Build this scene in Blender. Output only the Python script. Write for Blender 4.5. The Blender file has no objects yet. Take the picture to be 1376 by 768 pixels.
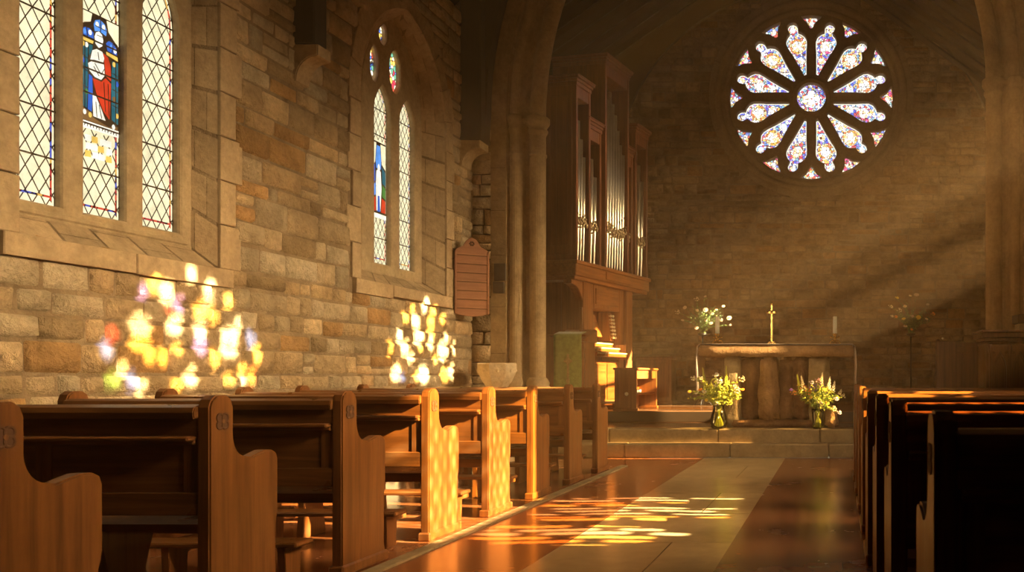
import bpy, bmesh, math, random
from mathutils import Vector, Matrix, noise, geometry
PI = math.pi
SC = bpy.context.scene
COL = SC.collection
F, VX, VY, H = 1150.0, 1125.0, 505.0, 1.057      # focal length and vanishing point in pixels, eye height in metres

def P(px, py, Y):
    """world point seen at a pixel of the 1376x768 photograph, at depth Y"""
    return Vector(((px - VX) / F * Y, Y, H - (py - VY) / F * Y))

# ------------------------------------------------------------------ materials
class NT:
    def __init__(s, name):
        s.m = bpy.data.materials.new(name); s.m.use_nodes = True
        s.t = s.m.node_tree; s.t.nodes.clear()
        s.out = s.n('ShaderNodeOutputMaterial')
    def n(s, typ, **kw):
        nd = s.t.nodes.new(typ)
        for k, v in kw.items():
            if k.startswith('i_'):
                nd.inputs[k[2:].replace('_', ' ')].default_value = v
            else:
                setattr(nd, k, v)
        return nd
    def l(s, a, b): s.t.links.new(a, b)
    def mixc(s, fac, a, b, mode='MIX'):
        nd = s.n('ShaderNodeMix', data_type='RGBA', blend_type=mode)
        for sock, v in ((nd.inputs['Factor'], fac), (nd.inputs[6], a), (nd.inputs[7], b)):
            if hasattr(v, 'links') or isinstance(v, bpy.types.NodeSocket): s.l(v, sock)
            else: sock.default_value = v if not isinstance(v, tuple) else (*v[:3], 1)
        return nd.outputs[2]
    def ramp(s, fac, stops, interp='LINEAR'):
        nd = s.n('ShaderNodeValToRGB'); cr = nd.color_ramp; cr.interpolation = interp
        while len(cr.elements) < len(stops): cr.elements.new(0.5)
        for e, (p, c) in zip(cr.elements, stops):
            e.position = p; e.color = (*c, 1)
        s.l(fac, nd.inputs[0]); return nd.outputs[0]
    def coords(s, scale=(1, 1, 1), kind='Object', loc=(0, 0, 0)):
        tc = s.n('ShaderNodeTexCoord'); mp = s.n('ShaderNodeMapping')
        mp.inputs['Scale'].default_value = scale; mp.inputs['Location'].default_value = loc
        s.l(tc.outputs[kind], mp.inputs[0]); return mp.outputs[0]
    def noise(s, vec, scale, detail=4, rough=.55):
        nd = s.n('ShaderNodeTexNoise'); nd.inputs['Scale'].default_value = scale
        nd.inputs['Detail'].default_value = detail; nd.inputs['Roughness'].default_value = rough
        s.l(vec, nd.inputs['Vector']); return nd.outputs['Fac']
    def bump(s, h, strength, dist):
        nd = s.n('ShaderNodeBump'); nd.inputs['Strength'].default_value = strength
        nd.inputs['Distance'].default_value = dist; s.l(h, nd.inputs['Height']); return nd.outputs[0]
    def bsdf(s, color, rough=.6, normal=None, **kw):
        b = s.n('ShaderNodeBsdfPrincipled')
        for k, v in (('Base Color', color), ('Roughness', rough)):
            if isinstance(v, bpy.types.NodeSocket): s.l(v, b.inputs[k])
            else: b.inputs[k].default_value = (*v, 1) if isinstance(v, tuple) else v
        for k, v in kw.items(): b.inputs[k.replace('_', ' ')].default_value = v
        if normal is not None: s.l(normal, b.inputs['Normal'])
        s.l(b.outputs[0], s.out.inputs[0]); return b

def m_stone(name, base, dark, tint=True, bumpd=.012, var=.5):
    t = NT(name); v = t.coords()
    n1 = t.noise(v, 2.2, 6, .6); n2 = t.noise(v, 26, 5, .65); n3 = t.noise(v, 7, 4, .6)
    c = t.mixc(t.ramp(n1, [(.32, (0, 0, 0)), (.7, (1, 1, 1))]), dark, base)
    c = t.mixc(var, c, t.ramp(n3, [(.3, (.45, .43, .4)), (.5, (.95, .95, .95)), (.72, (1.25, 1.2, 1.1))]), 'MULTIPLY')
    c = t.mixc(.35, c, t.ramp(n2, [(.3, (.5, .5, .5)), (.65, (1.15, 1.15, 1.15))]), 'MULTIPLY')
    if tint:
        a = t.n('ShaderNodeAttribute', attribute_name='tint')
        c = t.mixc(1.0, c, a.outputs['Color'], 'MULTIPLY')
    mm = t.n('ShaderNodeMath', operation='ADD'); t.l(n2, mm.inputs[0]); t.l(n3, mm.inputs[1])
    t.bsdf(c, .93, t.bump(mm.outputs[0], .9, bumpd * 1.6), Specular_IOR_Level=.2)
    return t.m

def m_wood(name, base, dark, axis='z', rough=.36, coat=.15, grain=1.0):
    t = NT(name)
    sc = {'x': (1.2, 22, 22), 'y': (22, 1.2, 22), 'z': (22, 22, 1.2)}[axis]
    v = t.coords(sc)
    oi = t.n('ShaderNodeObjectInfo')
    n0 = t.n('ShaderNodeTexNoise', noise_dimensions='4D'); n0.inputs['Scale'].default_value = 1.0
    n0.inputs['Detail'].default_value = 6; n0.inputs['Roughness'].default_value = .62; n0.inputs['Distortion'].default_value = .6
    mu = t.n('ShaderNodeMath', operation='MULTIPLY'); mu.inputs[1].default_value = 20; t.l(oi.outputs['Random'], mu.inputs[0])
    t.l(mu.outputs[0], n0.inputs['W']); t.l(v, n0.inputs['Vector'])
    g = n0.outputs['Fac']
    wear = t.noise(t.coords((3, 3, 3)), 1.0, 4)
    c = t.mixc(t.ramp(g, [(.34, (0, 0, 0)), (.62, (1, 1, 1))]), dark, base)
    c = t.mixc(.5, c, t.ramp(wear, [(.3, (.55, .5, .45)), (.7, (1.2, 1.15, 1.1))]), 'MULTIPLY')
    r = t.ramp(wear, [(.3, (rough - .08,) * 3), (.7, (rough + .14,) * 3)])
    t.bsdf(c, r, t.bump(g, .25 * grain, .002), Coat_Weight=coat, Coat_Roughness=.25, Specular_IOR_Level=.45)
    return t.m

def m_plain(name, color, rough=.6, metal=0, nscale=0, namp=.3, **kw):
    t = NT(name); c = color
    if nscale:
        n = t.noise(t.coords(), nscale, 5)
        c = t.mixc(1.0, color, t.ramp(n, [(.25, (1 - namp,) * 3), (.75, (1 + namp,) * 3)]), 'MULTIPLY')
    t.bsdf(c, rough, None, Metallic=metal, **kw)
    return t.m

def m_glow(name, color, s, nscale=9, amp=.25):
    """coloured glass that glows by itself, in place of daylight coming through"""
    t = NT(name); v = t.coords()
    n = t.noise(v, nscale, 4)
    c = t.mixc(1.0, color, t.ramp(n, [(.3, (1 - amp,) * 3), (.7, (1 + amp * .6,) * 3)]), 'MULTIPLY')
    e = t.n('ShaderNodeEmission'); t.l(c, e.inputs[0]); e.inputs[1].default_value = s
    t.l(e.outputs[0], t.out.inputs[0]); return t.m

def m_mosaic(name, palette, scale, s, lead=.045):
    t = NT(name); v = t.coords()
    a = t.n('ShaderNodeTexVoronoi', feature='F1'); a.inputs['Scale'].default_value = scale; t.l(v, a.inputs['Vector'])
    b = t.n('ShaderNodeTexVoronoi', feature='DISTANCE_TO_EDGE'); b.inputs['Scale'].default_value = scale; t.l(v, b.inputs['Vector'])
    sp = t.n('ShaderNodeSeparateColor'); t.l(a.outputs['Color'], sp.inputs[0])
    k = len(palette)
    c = t.ramp(sp.outputs[0], [(i / k, palette[i]) for i in range(k)], 'CONSTANT')
    edge = t.ramp(b.outputs['Distance'], [(lead, (.10, .07, .05)), (lead + .05, (1, 1, 1))])
    c = t.mixc(1.0, c, edge, 'MULTIPLY')
    e = t.n('ShaderNodeEmission'); t.l(c, e.inputs[0]); e.inputs[1].default_value = s
    t.l(e.outputs[0], t.out.inputs[0]); return t.m

def m_tint(name, color):
    t = NT(name); e = t.n('ShaderNodeBsdfTransparent'); e.inputs[0].default_value = (*color, 1)
    t.l(e.outputs[0], t.out.inputs[0]); return t.m

M = {}
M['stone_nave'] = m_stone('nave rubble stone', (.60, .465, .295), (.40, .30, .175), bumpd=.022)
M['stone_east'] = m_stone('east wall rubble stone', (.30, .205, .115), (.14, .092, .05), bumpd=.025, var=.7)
M['mortar'] = m_stone('lime mortar', (.36, .27, .165), (.22, .155, .09), tint=False)
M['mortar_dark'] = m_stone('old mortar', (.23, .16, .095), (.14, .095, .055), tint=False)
M['ashlar'] = m_stone('dressed sandstone', (.56, .43, .27), (.42, .31, .19), bumpd=.004, var=.35)
M['ashlar_plain'] = m_stone('dressed window stone', (.54, .42, .26), (.40, .30, .18), tint=False, bumpd=.004, var=.35)
M['arch'] = m_stone('arch stone', (.46, .34, .19), (.33, .23, .125), tint=False, bumpd=.004, var=.3)
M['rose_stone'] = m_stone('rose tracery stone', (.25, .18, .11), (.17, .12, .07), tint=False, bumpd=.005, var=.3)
M['step'] = m_stone('worn step stone', (.40, .30, .17), (.26, .19, .10), tint=False, bumpd=.004, var=.4)
M['altar_slab'] = m_stone('rough red sandstone', (.52, .32, .16), (.30, .17, .08), tint=False, bumpd=.02, var=.5)
M['altar_brown'] = m_stone('brown weathered stone', (.34, .19, .09), (.19, .10, .05), tint=False, bumpd=.02, var=.5)
M['altar_pale'] = m_stone('pale weathered stone', (.48, .37, .21), (.33, .24, .13), tint=False, bumpd=.015, var=.4)
M['font'] = m_stone('pale font stone', (.62, .50, .34), (.44, .34, .21), tint=False, bumpd=.006, var=.35)
M['pew_v'] = m_wood('oak upright grain', (.27, .108, .031), (.125, .044, .012), 'z')
M['pew_x'] = m_wood('oak long grain', (.27, .11, .032), (.12, .045, .013), 'x', .32, .25)
M['carving_and_shadow'] = m_plain('dark carving and shadow line', (.10, .042, .016), .7)  # dark carving colour, also the painted shadow lines of the hymn board
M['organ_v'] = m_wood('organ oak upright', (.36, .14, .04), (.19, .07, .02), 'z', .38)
M['organ_y'] = m_wood('organ oak long', (.36, .145, .042), (.20, .075, .022), 'y', .36)
M['organ_red'] = m_wood('organ case mahogany', (.22, .065, .024), (.11, .032, .012), 'z', .4)
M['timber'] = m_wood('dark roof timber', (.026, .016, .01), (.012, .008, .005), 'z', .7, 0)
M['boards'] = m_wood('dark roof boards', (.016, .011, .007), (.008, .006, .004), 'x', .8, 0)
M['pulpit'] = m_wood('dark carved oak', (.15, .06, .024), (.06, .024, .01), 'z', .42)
M['board_red'] = m_wood('faded painted board', (.42, .20, .11), (.33, .145, .08), 'x', .6, 0)
M['pipe'] = m_plain('pipe metal', (.86, .80, .66), .36, 1.0, 6, .1)
M['pipe_mouth'] = m_plain('pipe mouth shade', (.12, .09, .06), .5, .6)
M['shade_carved'] = m_plain('carved tarnished wood', (.34, .25, .14), .5, .2, 40, .4)
M['ivory'] = m_plain('ivory', (.86, .78, .60), .35)
M['black'] = m_plain('black paint', (.02, .017, .014), .5)
M['iron'] = m_plain('black iron', (.03, .027, .024), .45, .6)
M['lead'] = m_plain('window lead', (.09, .065, .04), .55, .3)
M['brass'] = m_plain('brass', (.78, .52, .17), .27, 1.0, 14, .15)
M['wax'] = m_plain('candle wax', (.86, .80, .66), .5, Subsurface_Weight=.15)
tl_ = NT('white linen'); d1 = tl_.n('ShaderNodeBsdfDiffuse'); d1.inputs[0].default_value = (.86, .78, .74, 1); d2 = tl_.n('ShaderNodeBsdfTranslucent'); d2.inputs[0].default_value = (.86, .78, .74, 1); mx_ = tl_.n('ShaderNodeMixShader'); mx_.inputs[0].default_value = .45
tl_.l(d1.outputs[0], mx_.inputs[1]); tl_.l(d2.outputs[0], mx_.inputs[2]); tl_.l(mx_.outputs[0], tl_.out.inputs[0]); M['linen'] = tl_.m
M['slate'] = m_plain('slate tablet', (.075, .06, .05), .6, 0, 12, .3)
M['paper'] = m_plain('page paper', (.72, .62, .40), .8, 0, 30, .1)
M['leather'] = m_plain('dark leather', (.05, .03, .02), .5)
# ------------------------------------------------------------------ mesh building
class MB:
    """collects shapes, then links them as ONE mesh object"""
    def __init__(s): s.v, s.f, s.mi, s.sm, s.col, s.mats = [], [], [], [], [], []
    def mat(s, m):
        if m not in s.mats: s.mats.append(m)
        return s.mats.index(m)
    def add(s, vs, fs, m, smooth=False, tint=(1, 1, 1)):
        b = len(s.v); k = s.mat(m)
        s.v += [tuple(v) for v in vs]; s.col += [tint] * len(vs)
        for f in fs:
            s.f.append([b + i for i in f]); s.mi.append(k); s.sm.append(smooth)
        return s
    def bm(s, bm_, m, smooth=False, M4=None, tint=(1, 1, 1)):
        bm_.verts.index_update()
        vs = [(M4 @ v.co if M4 else v.co.copy()) for v in bm_.verts]
        s.add(vs, [[v.index for v in f.verts] for f in bm_.faces], m, smooth, tint); bm_.free(); return s
    def box(s, x0, x1, y0, y1, z0, z1, m, bev=.006, M4=None, tint=(1, 1, 1)):
        b = bmesh.new(); bmesh.ops.create_cube(b, size=1)
        bmesh.ops.scale(b, vec=(abs(x1 - x0), abs(y1 - y0), abs(z1 - z0)), verts=b.verts)
        if bev > 0:
            bev = min(bev, .3 * min(abs(x1 - x0), abs(y1 - y0), abs(z1 - z0)))
            bmesh.ops.bevel(b, geom=list(b.edges), offset=bev, segments=1, affect='EDGES')
        bmesh.ops.translate(b, vec=((x0 + x1) / 2, (y0 + y1) / 2, (z0 + z1) / 2), verts=b.verts)
        return s.bm(b, m, False, M4, tint)
    def prism(s, poly, axis, a, b, m, bev=0, smooth=False, M4=None):
        """polygon in the plane normal to axis, pushed from a to b; axis x: (y,z), y: (x,z), z: (x,y)"""
        def mk(p, t): return {'x': (t, p[0], p[1]), 'y': (p[0], t, p[1]), 'z': (p[0], p[1], t)}[axis]
        q = bmesh.new(); n = len(poly)
        va = [q.verts.new(mk(p, a)) for p in poly]; vb = [q.verts.new(mk(p, b)) for p in poly]
        fa = q.faces.new(va); fb = q.faces.new(vb[::-1])
        for i in range(n): q.faces.new((va[i], vb[i], vb[(i + 1) % n], va[(i + 1) % n]))
        bmesh.ops.recalc_face_normals(q, faces=q.faces)
        if bev > 0:
            es = set(fa.edges) | set(fb.edges)
            bmesh.ops.bevel(q, geom=list(es), offset=bev, segments=2, affect='EDGES')
        bmesh.ops.triangulate(q, faces=[f for f in q.faces if len(f.verts) > 4])
        return s.bm(q, m, smooth, M4)
    def lathe(s, prof, c, m, seg=24, axis='z', smooth=True, M4=None, cap=True):
        vs, fs = [], []
        for r, h in prof:
            for i in range(seg):
                a = 2 * PI * i / seg; x, y = r * math.cos(a), r * math.sin(a)
                p = {'z': (x, y, h), 'y': (x, h, y), 'x': (h, x, y)}[axis]
                p = Vector(p) + Vector(c); vs.append(M4 @ p if M4 else p)
        for k in range(len(prof) - 1):
            for i in range(seg):
                j = (i + 1) % seg
                fs.append((k * seg + i, k * seg + j, (k + 1) * seg + j, (k + 1) * seg + i))
        if cap:
            fs.append(list(range(seg))[::-1]); fs.append([(len(prof) - 1) * seg + i for i in range(seg)])
        return s.add(vs, fs, m, smooth)
    def tube(s, pts, r, m, seg=8, smooth=True):
        pts = [Vector(p) for p in pts]; rs = r if isinstance(r, (list, tuple)) else [r] * len(pts)
        vs, fs = [], []; up = None
        for i, p in enumerate(pts):
            t = (pts[min(i + 1, len(pts) - 1)] - pts[max(i - 1, 0)]).normalized()
            if up is None: up = Vector((0, 0, 1)) if abs(t.z) < .9 else Vector((1, 0, 0))
            a = t.cross(up).normalized(); up = a.cross(t).normalized()
            for k in range(seg):
                w = 2 * PI * k / seg; vs.append(p + (a * math.cos(w) + up * math.sin(w)) * rs[i])
        for i in range(len(pts) - 1):
            for k in range(seg):
                j = (k + 1) % seg; fs.append((i * seg + k, i * seg + j, (i + 1) * seg + j, (i + 1) * seg + k))
        fs.append(list(range(seg))[::-1]); fs.append([(len(pts) - 1) * seg + k for k in range(seg)])
        return s.add(vs, fs, m, smooth)
    def ball(s, c, r, m, seg=10, sc=(1, 1, 1)):
        prof = [(max(1e-4, math.sin(PI * i / 6)) * 1.0, -math.cos(PI * i / 6)) for i in range(7)]
        vs, fs = [], []
        for rr, h in prof:
            for i in range(seg):
                a = 2 * PI * i / seg
                vs.append((c[0] + rr * math.cos(a) * r * sc[0], c[1] + rr * math.sin(a) * r * sc[1], c[2] + h * r * sc[2]))
        for k in range(6):
            for i in range(seg):
                j = (i + 1) % seg; fs.append((k * seg + i, k * seg + j, (k + 1) * seg + j, (k + 1) * seg + i))
        return s.add(vs, fs, m, True)
    def mesh(s, name):
        me = bpy.data.meshes.new(name); me.from_pydata(s.v, [], s.f); me.update()
        for m in s.mats: me.materials.append(m)
        me.polygons.foreach_set('material_index', s.mi); me.polygons.foreach_set('use_smooth', s.sm)
        a = me.color_attributes.new('tint', 'FLOAT_COLOR', 'POINT')
        fl = []
        for c in s.col: fl += [c[0], c[1], c[2], 1.0]
        a.data.foreach_set('color', fl)
        return me
    def build(s, name, parent=None, label=None):
        o = bpy.data.objects.new(name, s.mesh(name)); COL.objects.link(o)
        if parent is not None: o.parent = parent
        if label: o['label'] = label
        return o

def tag(o, label, cat, group=None, kind=None):
    o['label'] = label; o['category'] = cat
    if group: o['group'] = group
    if kind: o['kind'] = kind
    return o
def thing(name, label, cat, loc=(0, 0, 0), rz=0, group=None, kind=None):
    o = bpy.data.objects.new(name, None); COL.objects.link(o); o.empty_display_size = .1
    o.location = loc; o.rotation_euler = (0, 0, rz); return tag(o, label, cat, group, kind)

def plate(outer, holes, depth, m, M4, bev=0):
    """flat 2-D outline with holes, given thickness: stone tracery and pierced walls"""
    cu = bpy.data.curves.new('outline', 'CURVE'); cu.dimensions = '2D'; cu.fill_mode = 'BOTH'
    cu.extrude = depth / 2; cu.bevel_depth = bev; cu.bevel_resolution = 1
    if bev: cu.offset = -bev
    for pts in [outer] + holes:
        sp = cu.splines.new('POLY'); sp.points.add(len(pts) - 1)
        for q, p in zip(sp.points, pts): q.co = (p[0], p[1], 0, 1)
        sp.use_cyclic_u = True
    o = bpy.data.objects.new('outline', cu); COL.objects.link(o)
    dg = bpy.context.evaluated_depsgraph_get(); dg.update()
    me = bpy.data.meshes.new_from_object(o.evaluated_get(dg))
    vs = [M4 @ v.co for v in me.vertices]; fs = [list(p.vertices) for p in me.polygons]
    bpy.data.objects.remove(o); bpy.data.curves.remove(cu); bpy.data.meshes.remove(me)
    return vs, fs

def pointed(u0, u1, v0, vs, va, n=10):
    """outline of a pointed opening from lower u0 corner round over the apex to lower u1 corner"""
    w = (u1 - u0) / 2; h = va - vs; c = (u0 + u1) / 2; R = (w * w + h * h) / (2 * w)
    pts = [(u0, v0)]; a1 = math.asin(min(1, h / R))
    if R < h: a1 = PI - a1
    for i in range(n + 1):
        a = a1 * i / n; pts.append((u0 + R - R * math.cos(a), vs + R * math.sin(a)))
    for i in range(n - 1, -1, -1):
        a = a1 * i / n; pts.append((u1 - R + R * math.cos(a), vs + R * math.sin(a)))
    pts.append((u1, v0)); return pts
def ring_pts(c, r, n=32, ru=None): return [(c[0] + r * math.cos(2 * PI * i / n), c[1] + (ru or r) * math.sin(2 * PI * i / n)) for i in range(n)]
def area2(p): return sum(p[i][0] * p[(i + 1) % len(p)][1] - p[(i + 1) % len(p)][0] * p[i][1] for i in range(len(p)))
def inset(pts, d):
    """offset a simple polygon inwards"""
    n = len(pts); s = 1 if area2(pts) > 0 else -1; out = []
    for i in range(n):
        a, b, c = Vector(pts[i - 1]), Vector(pts[i]), Vector(pts[(i + 1) % n])
        e1 = (b - a); e2 = (c - b)
        if e1.length < 1e-7 or e2.length < 1e-7: out.append(tuple(b)); continue
        e1.normalize(); e2.normalize()
        n1 = Vector((-e1.y, e1.x)) * s; n2 = Vector((-e2.y, e2.x)) * s
        nn = n1 + n2
        if nn.length < 1e-4: nn = n1
        nn = nn / max(.35, (1 + n1.dot(n2))) ; out.append((b.x + nn.x * d, b.y + nn.y * d))
    return out
def clip(p, q, poly):
    """part of the segment p-q inside a convex polygon, or None"""
    s = 1 if area2(poly) > 0 else -1; t0, t1 = 0.0, 1.0; d = (q[0] - p[0], q[1] - p[1])
    for i in range(len(poly)):
        a, b = poly[i], poly[(i + 1) % len(poly)]
        nx, ny = -(b[1] - a[1]) * s, (b[0] - a[0]) * s
        if nx * nx + ny * ny < 1e-12: continue
        num = nx * (p[0] - a[0]) + ny * (p[1] - a[1]); den = nx * d[0] + ny * d[1]
        if abs(den) < 1e-9:
            if num < 0: return None
            continue
        t = -num / den
        if den > 0: t0 = max(t0, t)
        else: t1 = min(t1, t)
    if t1 - t0 < 1e-4: return None
    return (p[0] + d[0] * t0, p[1] + d[1] * t0), (p[0] + d[0] * t1, p[1] + d[1] * t1)

def pick_tint(rng, warm=1.0):
    b = rng.uniform(.78, 1.2); w = rng.uniform(-.08, .1) * warm
    r = rng.random()
    if r < .09: return (b * .92, b * .72, b * .50)
    if r < .2: return (b * .72, b * .68, b * .62)
    return (b * (1 + w), b, b * (1 - w * 1.4))

def stones(mb, toW, u0, u1, v0, v1, cuts, m, rng, hmin=.11, hmax=.24, wmin=.16, wmax=.5, gap=.017, proud=.026):
    """coursed rubble: every stone a rough pillow of its own on the mortar; cuts(v) gives the u-intervals left open at height v"""
    v = v0
    while v < v1 - .03:
        h = min(rng.uniform(hmin, hmax), v1 - v); vm = v + h / 2
        spans = [(u0, u1)]
        cl = cuts(v + h * .15) + cuts(v + h * .5) + cuts(v + h * .85)
        for a, b in cl:
            ns = []
            for s0, s1 in spans:
                if b <= s0 or a >= s1: ns.append((s0, s1)); continue
                if a > s0: ns.append((s0, a))
                if b < s1: ns.append((b, s1))
            spans = ns
        for s0, s1 in spans:
            u = s0
            while u < s1 - .03:
                w = rng.uniform(wmin, wmax)
                if rng.random() < .2: w *= .6
                if s1 - (u + w) < wmin * .7: w = s1 - u
                rows = [(v, h)]
                if h > .19 and rng.random() < .3:
                    k = rng.uniform(.4, .6) * h; rows = [(v, k), (v + k, h - k)]
                for rv, rh in rows: one_stone(mb, toW, u + gap / 2, u + w - gap / 2, rv + gap / 2, rv + rh - gap / 2, m, rng, proud)
                u += w
        v += h
def one_stone(mb, toW, a, b, c, d, m, rng, proud):
    if b - a < .02 or d - c < .02: return
    N = 5; j = .017; p = proud * rng.uniform(.35, 1.25); tl = (rng.uniform(-.25, .25), rng.uniform(-.25, .25))
    off = Vector((rng.uniform(0, 99), rng.uniform(0, 99), 0)); vs, fs = [], []
    jit = [(rng.uniform(-j, j), rng.uniform(-j, j)) for _ in range(4)]
    for iy in range(N):
        for ix in range(N):
            fx, fy = ix / (N - 1), iy / (N - 1)
            fxx = [0, min(.12, .016 / (b - a)), .5, 1 - min(.12, .016 / (b - a)), 1][ix]; fyy = [0, min(.2, .016 / (d - c)), .5, 1 - min(.2, .016 / (d - c)), 1][iy]
            jx = (jit[0][0] * (1 - fx) + jit[1][0] * fx) * (1 - fy) + (jit[2][0] * (1 - fx) + jit[3][0] * fx) * fy
            jy = (jit[0][1] * (1 - fx) + jit[1][1] * fx) * (1 - fy) + (jit[2][1] * (1 - fx) + jit[3][1] * fx) * fy
            u, w = a + (b - a) * fxx + jx * .7, c + (d - c) * fyy + jy * .7
            edge = ix in (0, N - 1) or iy in (0, N - 1)
            dd = -.004 if edge else p * (1 + tl[0] * (fx - .5) + tl[1] * (fy - .5)) + .012 * noise.noise(Vector((u * 7, w * 7, 0)) + off)
            vs.append(toW(u, w, dd))
    for iy in range(N - 1):
        for ix in range(N - 1):
            k = iy * N + ix; fs.append((k, k + 1, k + N + 1, k + N))
    mb.add(vs, fs, m, True, pick_tint(rng))

def blocks(mb, toW, outline, wid, m, rng, proud=.03, step=.3, base=True, alt=.1):
    """dressed surround: separate blocks laid along an open outline, long and short in turn"""
    pts = [Vector((p[0], p[1])) for p in outline]
    segs = []; L = [0]
    for i in range(len(pts) - 1): L.append(L[-1] + (pts[i + 1] - pts[i]).length)
    def at(s):
        for i in range(len(pts) - 1):
            if s <= L[i + 1] + 1e-9:
                t = (s - L[i]) / max(1e-9, L[i + 1] - L[i]); return pts[i].lerp(pts[i + 1], t), (pts[i + 1] - pts[i]).normalized()
        return pts[-1], (pts[-1] - pts[-2]).normalized()
    s = 0; k = 0; side = 1
    n = max(2, round(L[-1] / step))
    for k in range(n):
        s0, s1 = L[-1] * k / n, L[-1] * (k + 1) / n; w = wid + (alt if k % 2 else 0) + rng.uniform(-.02, .02)
        q = []
        for t in (0, .33, .66, 1):
            p, d = at(s0 + (s1 - s0) * t); nrm = Vector((-d.y, d.x)); q.append((p + d * 0, nrm))
        g = .004
        inn = [p for p, nn in q]; out = [p + nn * w for p, nn in q]
        d0 = (inn[1] - inn[0]).normalized() * g; d1 = (inn[-1] - inn[-2]).normalized() * g
        inn[0] += d0; out[0] += d0; inn[-1] -= d1; out[-1] -= d1
        poly = inn + out[::-1]; N = len(poly)
        c = sum(poly, Vector((0, 0))) / N
        top = [p + (c - p).normalized() * .006 for p in poly]
        vs = [toW(p.x, p.y, -.03) for p in poly] + [toW(p.x, p.y, proud - .006) for p in poly] + [toW(p.x, p.y, proud) for p in top]
        h = len(inn)
        fs = [(i, (i + 1) % N, N + (i + 1) % N, N + i) for i in range(N)] + [(N + i, N + (i + 1) % N, 2 * N + (i + 1) % N, 2 * N + i) for i in range(N)]
        fs += [(2 * N + i, 2 * N + i + 1, 2 * N + N - 2 - i, 2 * N + N - 1 - i) for i in range(h - 1)]
        mb.add(vs, fs, m, False, (lambda q: (q, q * .98, q * .95))(rng.uniform(.84, 1.1)))
SUN_E, FILL_E, CH_E, WEST_E, LOW_E, HAZE, EXPO = 58.0, 72.0, 36.0, 14.0, 18.0, .0080, .2
# ------------------------------------------------------------------ the setting
WL, WR, YA, YE = -4.75, 2.9, 11.1, 16.5     # nave side walls, chancel arch wall, east wall
EAVE = 5.65
rng = random.Random(7)
def S(name, mb, label=None, cat=None, parent=None):
    o = mb.build(name, parent)
    if parent is None:
        o['kind'] = 'structure'
        if label: o['label'] = label; o['category'] = cat
    return o
LW = lambda u, v, d: (WL + d, u, v)
MX = lambda X0: Matrix(((0, 0, 1, X0), (1, 0, 0, 0), (0, 1, 0, 0), (0, 0, 0, 1)))      # (u,v,w)->(w+X0,u,v)
MY = lambda Y0: Matrix(((1, 0, 0, 0), (0, 0, -1, Y0), (0, 1, 0, 0), (0, 0, 0, 1)))     # (u,v,w)->(u,Y0-w,v)

# windows of the north wall: outline on the wall face, outline at the glass, depth of the glass
W1F = pointed(4.95, 6.56, 1.88, 3.9, 5.35); W1G = pointed(5.00, 6.44, 2.06, 3.85, 5.15)
W2F = pointed(8.50, 10.36, 2.02, 3.95, 5.08); W2G = pointed(8.97, 10.16, 2.20, 3.98, 5.02)
X1, X2 = WL - .22, WL - .30

def cuts_of(outl, pad):
    o = [(p[0], p[1]) for p in outl]
    def f(v):
        xs = []
        for i in range(len(o)):
            a, b = o[i], o[(i + 1) % len(o)]
            if (a[1] - v) * (b[1] - v) < 0: xs.append(a[0] + (b[0] - a[0]) * (v - a[1]) / (b[1] - a[1]))
        return [(min(xs) - pad, max(xs) + pad)] if xs else []
    return f
c1, c2 = cuts_of(W1F, .185), cuts_of(W2F, .185)
def cutsL(v):
    r = c1(v) + c2(v)
    return r
mb = MB()
vs, fs = plate([(-2.5, 0), (YA + .1, 0), (YA + .1, EAVE), (-2.5, EAVE)], [W1F, W2F], .5, None, MX(WL - .25))
mb.add(vs, fs, M['mortar'])
stones(mb, LW, 2.6, YA, 0.0, EAVE, cutsL, M['stone_nave'], rng)
for outl, st in ((W1F, .34), (W2F, .36)):
    blocks(mb, LW, outl, .165, M['ashlar'], rng, .024, st, alt=.06)
    b0, b1 = outl[0], outl[-1]
    blocks(mb, LW, [(b1[0] + .12, b1[1]), (b0[0] - .12, b0[1])], .13, M['ashlar'], rng, .046, .8, alt=0)
wall_l = S('wall_left', mb, 'long nave wall of warm rubble stone with two deep stained glass windows', 'wall')

def resample(pts, step):
    out = [Vector(pts[0])]
    for a, b in zip(pts, pts[1:]):
        a, b = Vector(a), Vector(b); n = max(1, round((b - a).length / step))
        out += [a.lerp(b, i / n) for i in range(1, n + 1)]
    return out
def splay(face, glass, Xf, Xg, name, parent):
    """dressed reveal between the wall face and the glass, laid in blocks"""
    m = MB(); n = len(face)
    for i in range(n):
        f0, f1, g0, g1 = [Vector(q) for q in (face[i], face[(i + 1) % n], glass[i], glass[(i + 1) % n])]
        k = max(1, round((f1 - f0).length / .33))
        for a in range(k):
            off = .5 + .18 * (-1) ** (i + a)
            for d0, d1 in ((0, off), (off, 1)):
                tv = rng.uniform(.84, 1.1)
                q = []
                for s, d in ((a / k, d0), ((a + 1) / k, d0), ((a + 1) / k, d1), (a / k, d1)):
                    s2 = s + (.008 if s == a / k else -.008); d2 = d + (.012 if d == d0 and d0 > 0 else (-.012 if d == d1 and d1 < 1 else 0))
                    if n - 1 > i > 0 and k == 1: s2 = s
                    p = f0.lerp(f1, s2).lerp(g0.lerp(g1, s2), d2); q.append((Xf + (Xg - Xf) * d2, p.x, p.y))
                m.add(q, [(0, 1, 2, 3)], M['ashlar'], False, (tv, tv * .98, tv * .95))
        q = [(Xf - .004, f0.x, f0.y), (Xf - .004, f1.x, f1.y), (Xg - .004, g1.x, g1.y), (Xg - .004, g0.x, g0.y)]
        c = Vector((0, (W1F[0][0] + W1F[-1][0]) / 2 if face is W1F else 9.5, 3.0))
        q = [tuple(Vector(p) + (Vector((0, p[1], p[2])) - c).normalized() * .006) for p in q]
        m.add(q, [(0, 1, 2, 3)], M['mortar'])
    return m.build(name, parent)

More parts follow.
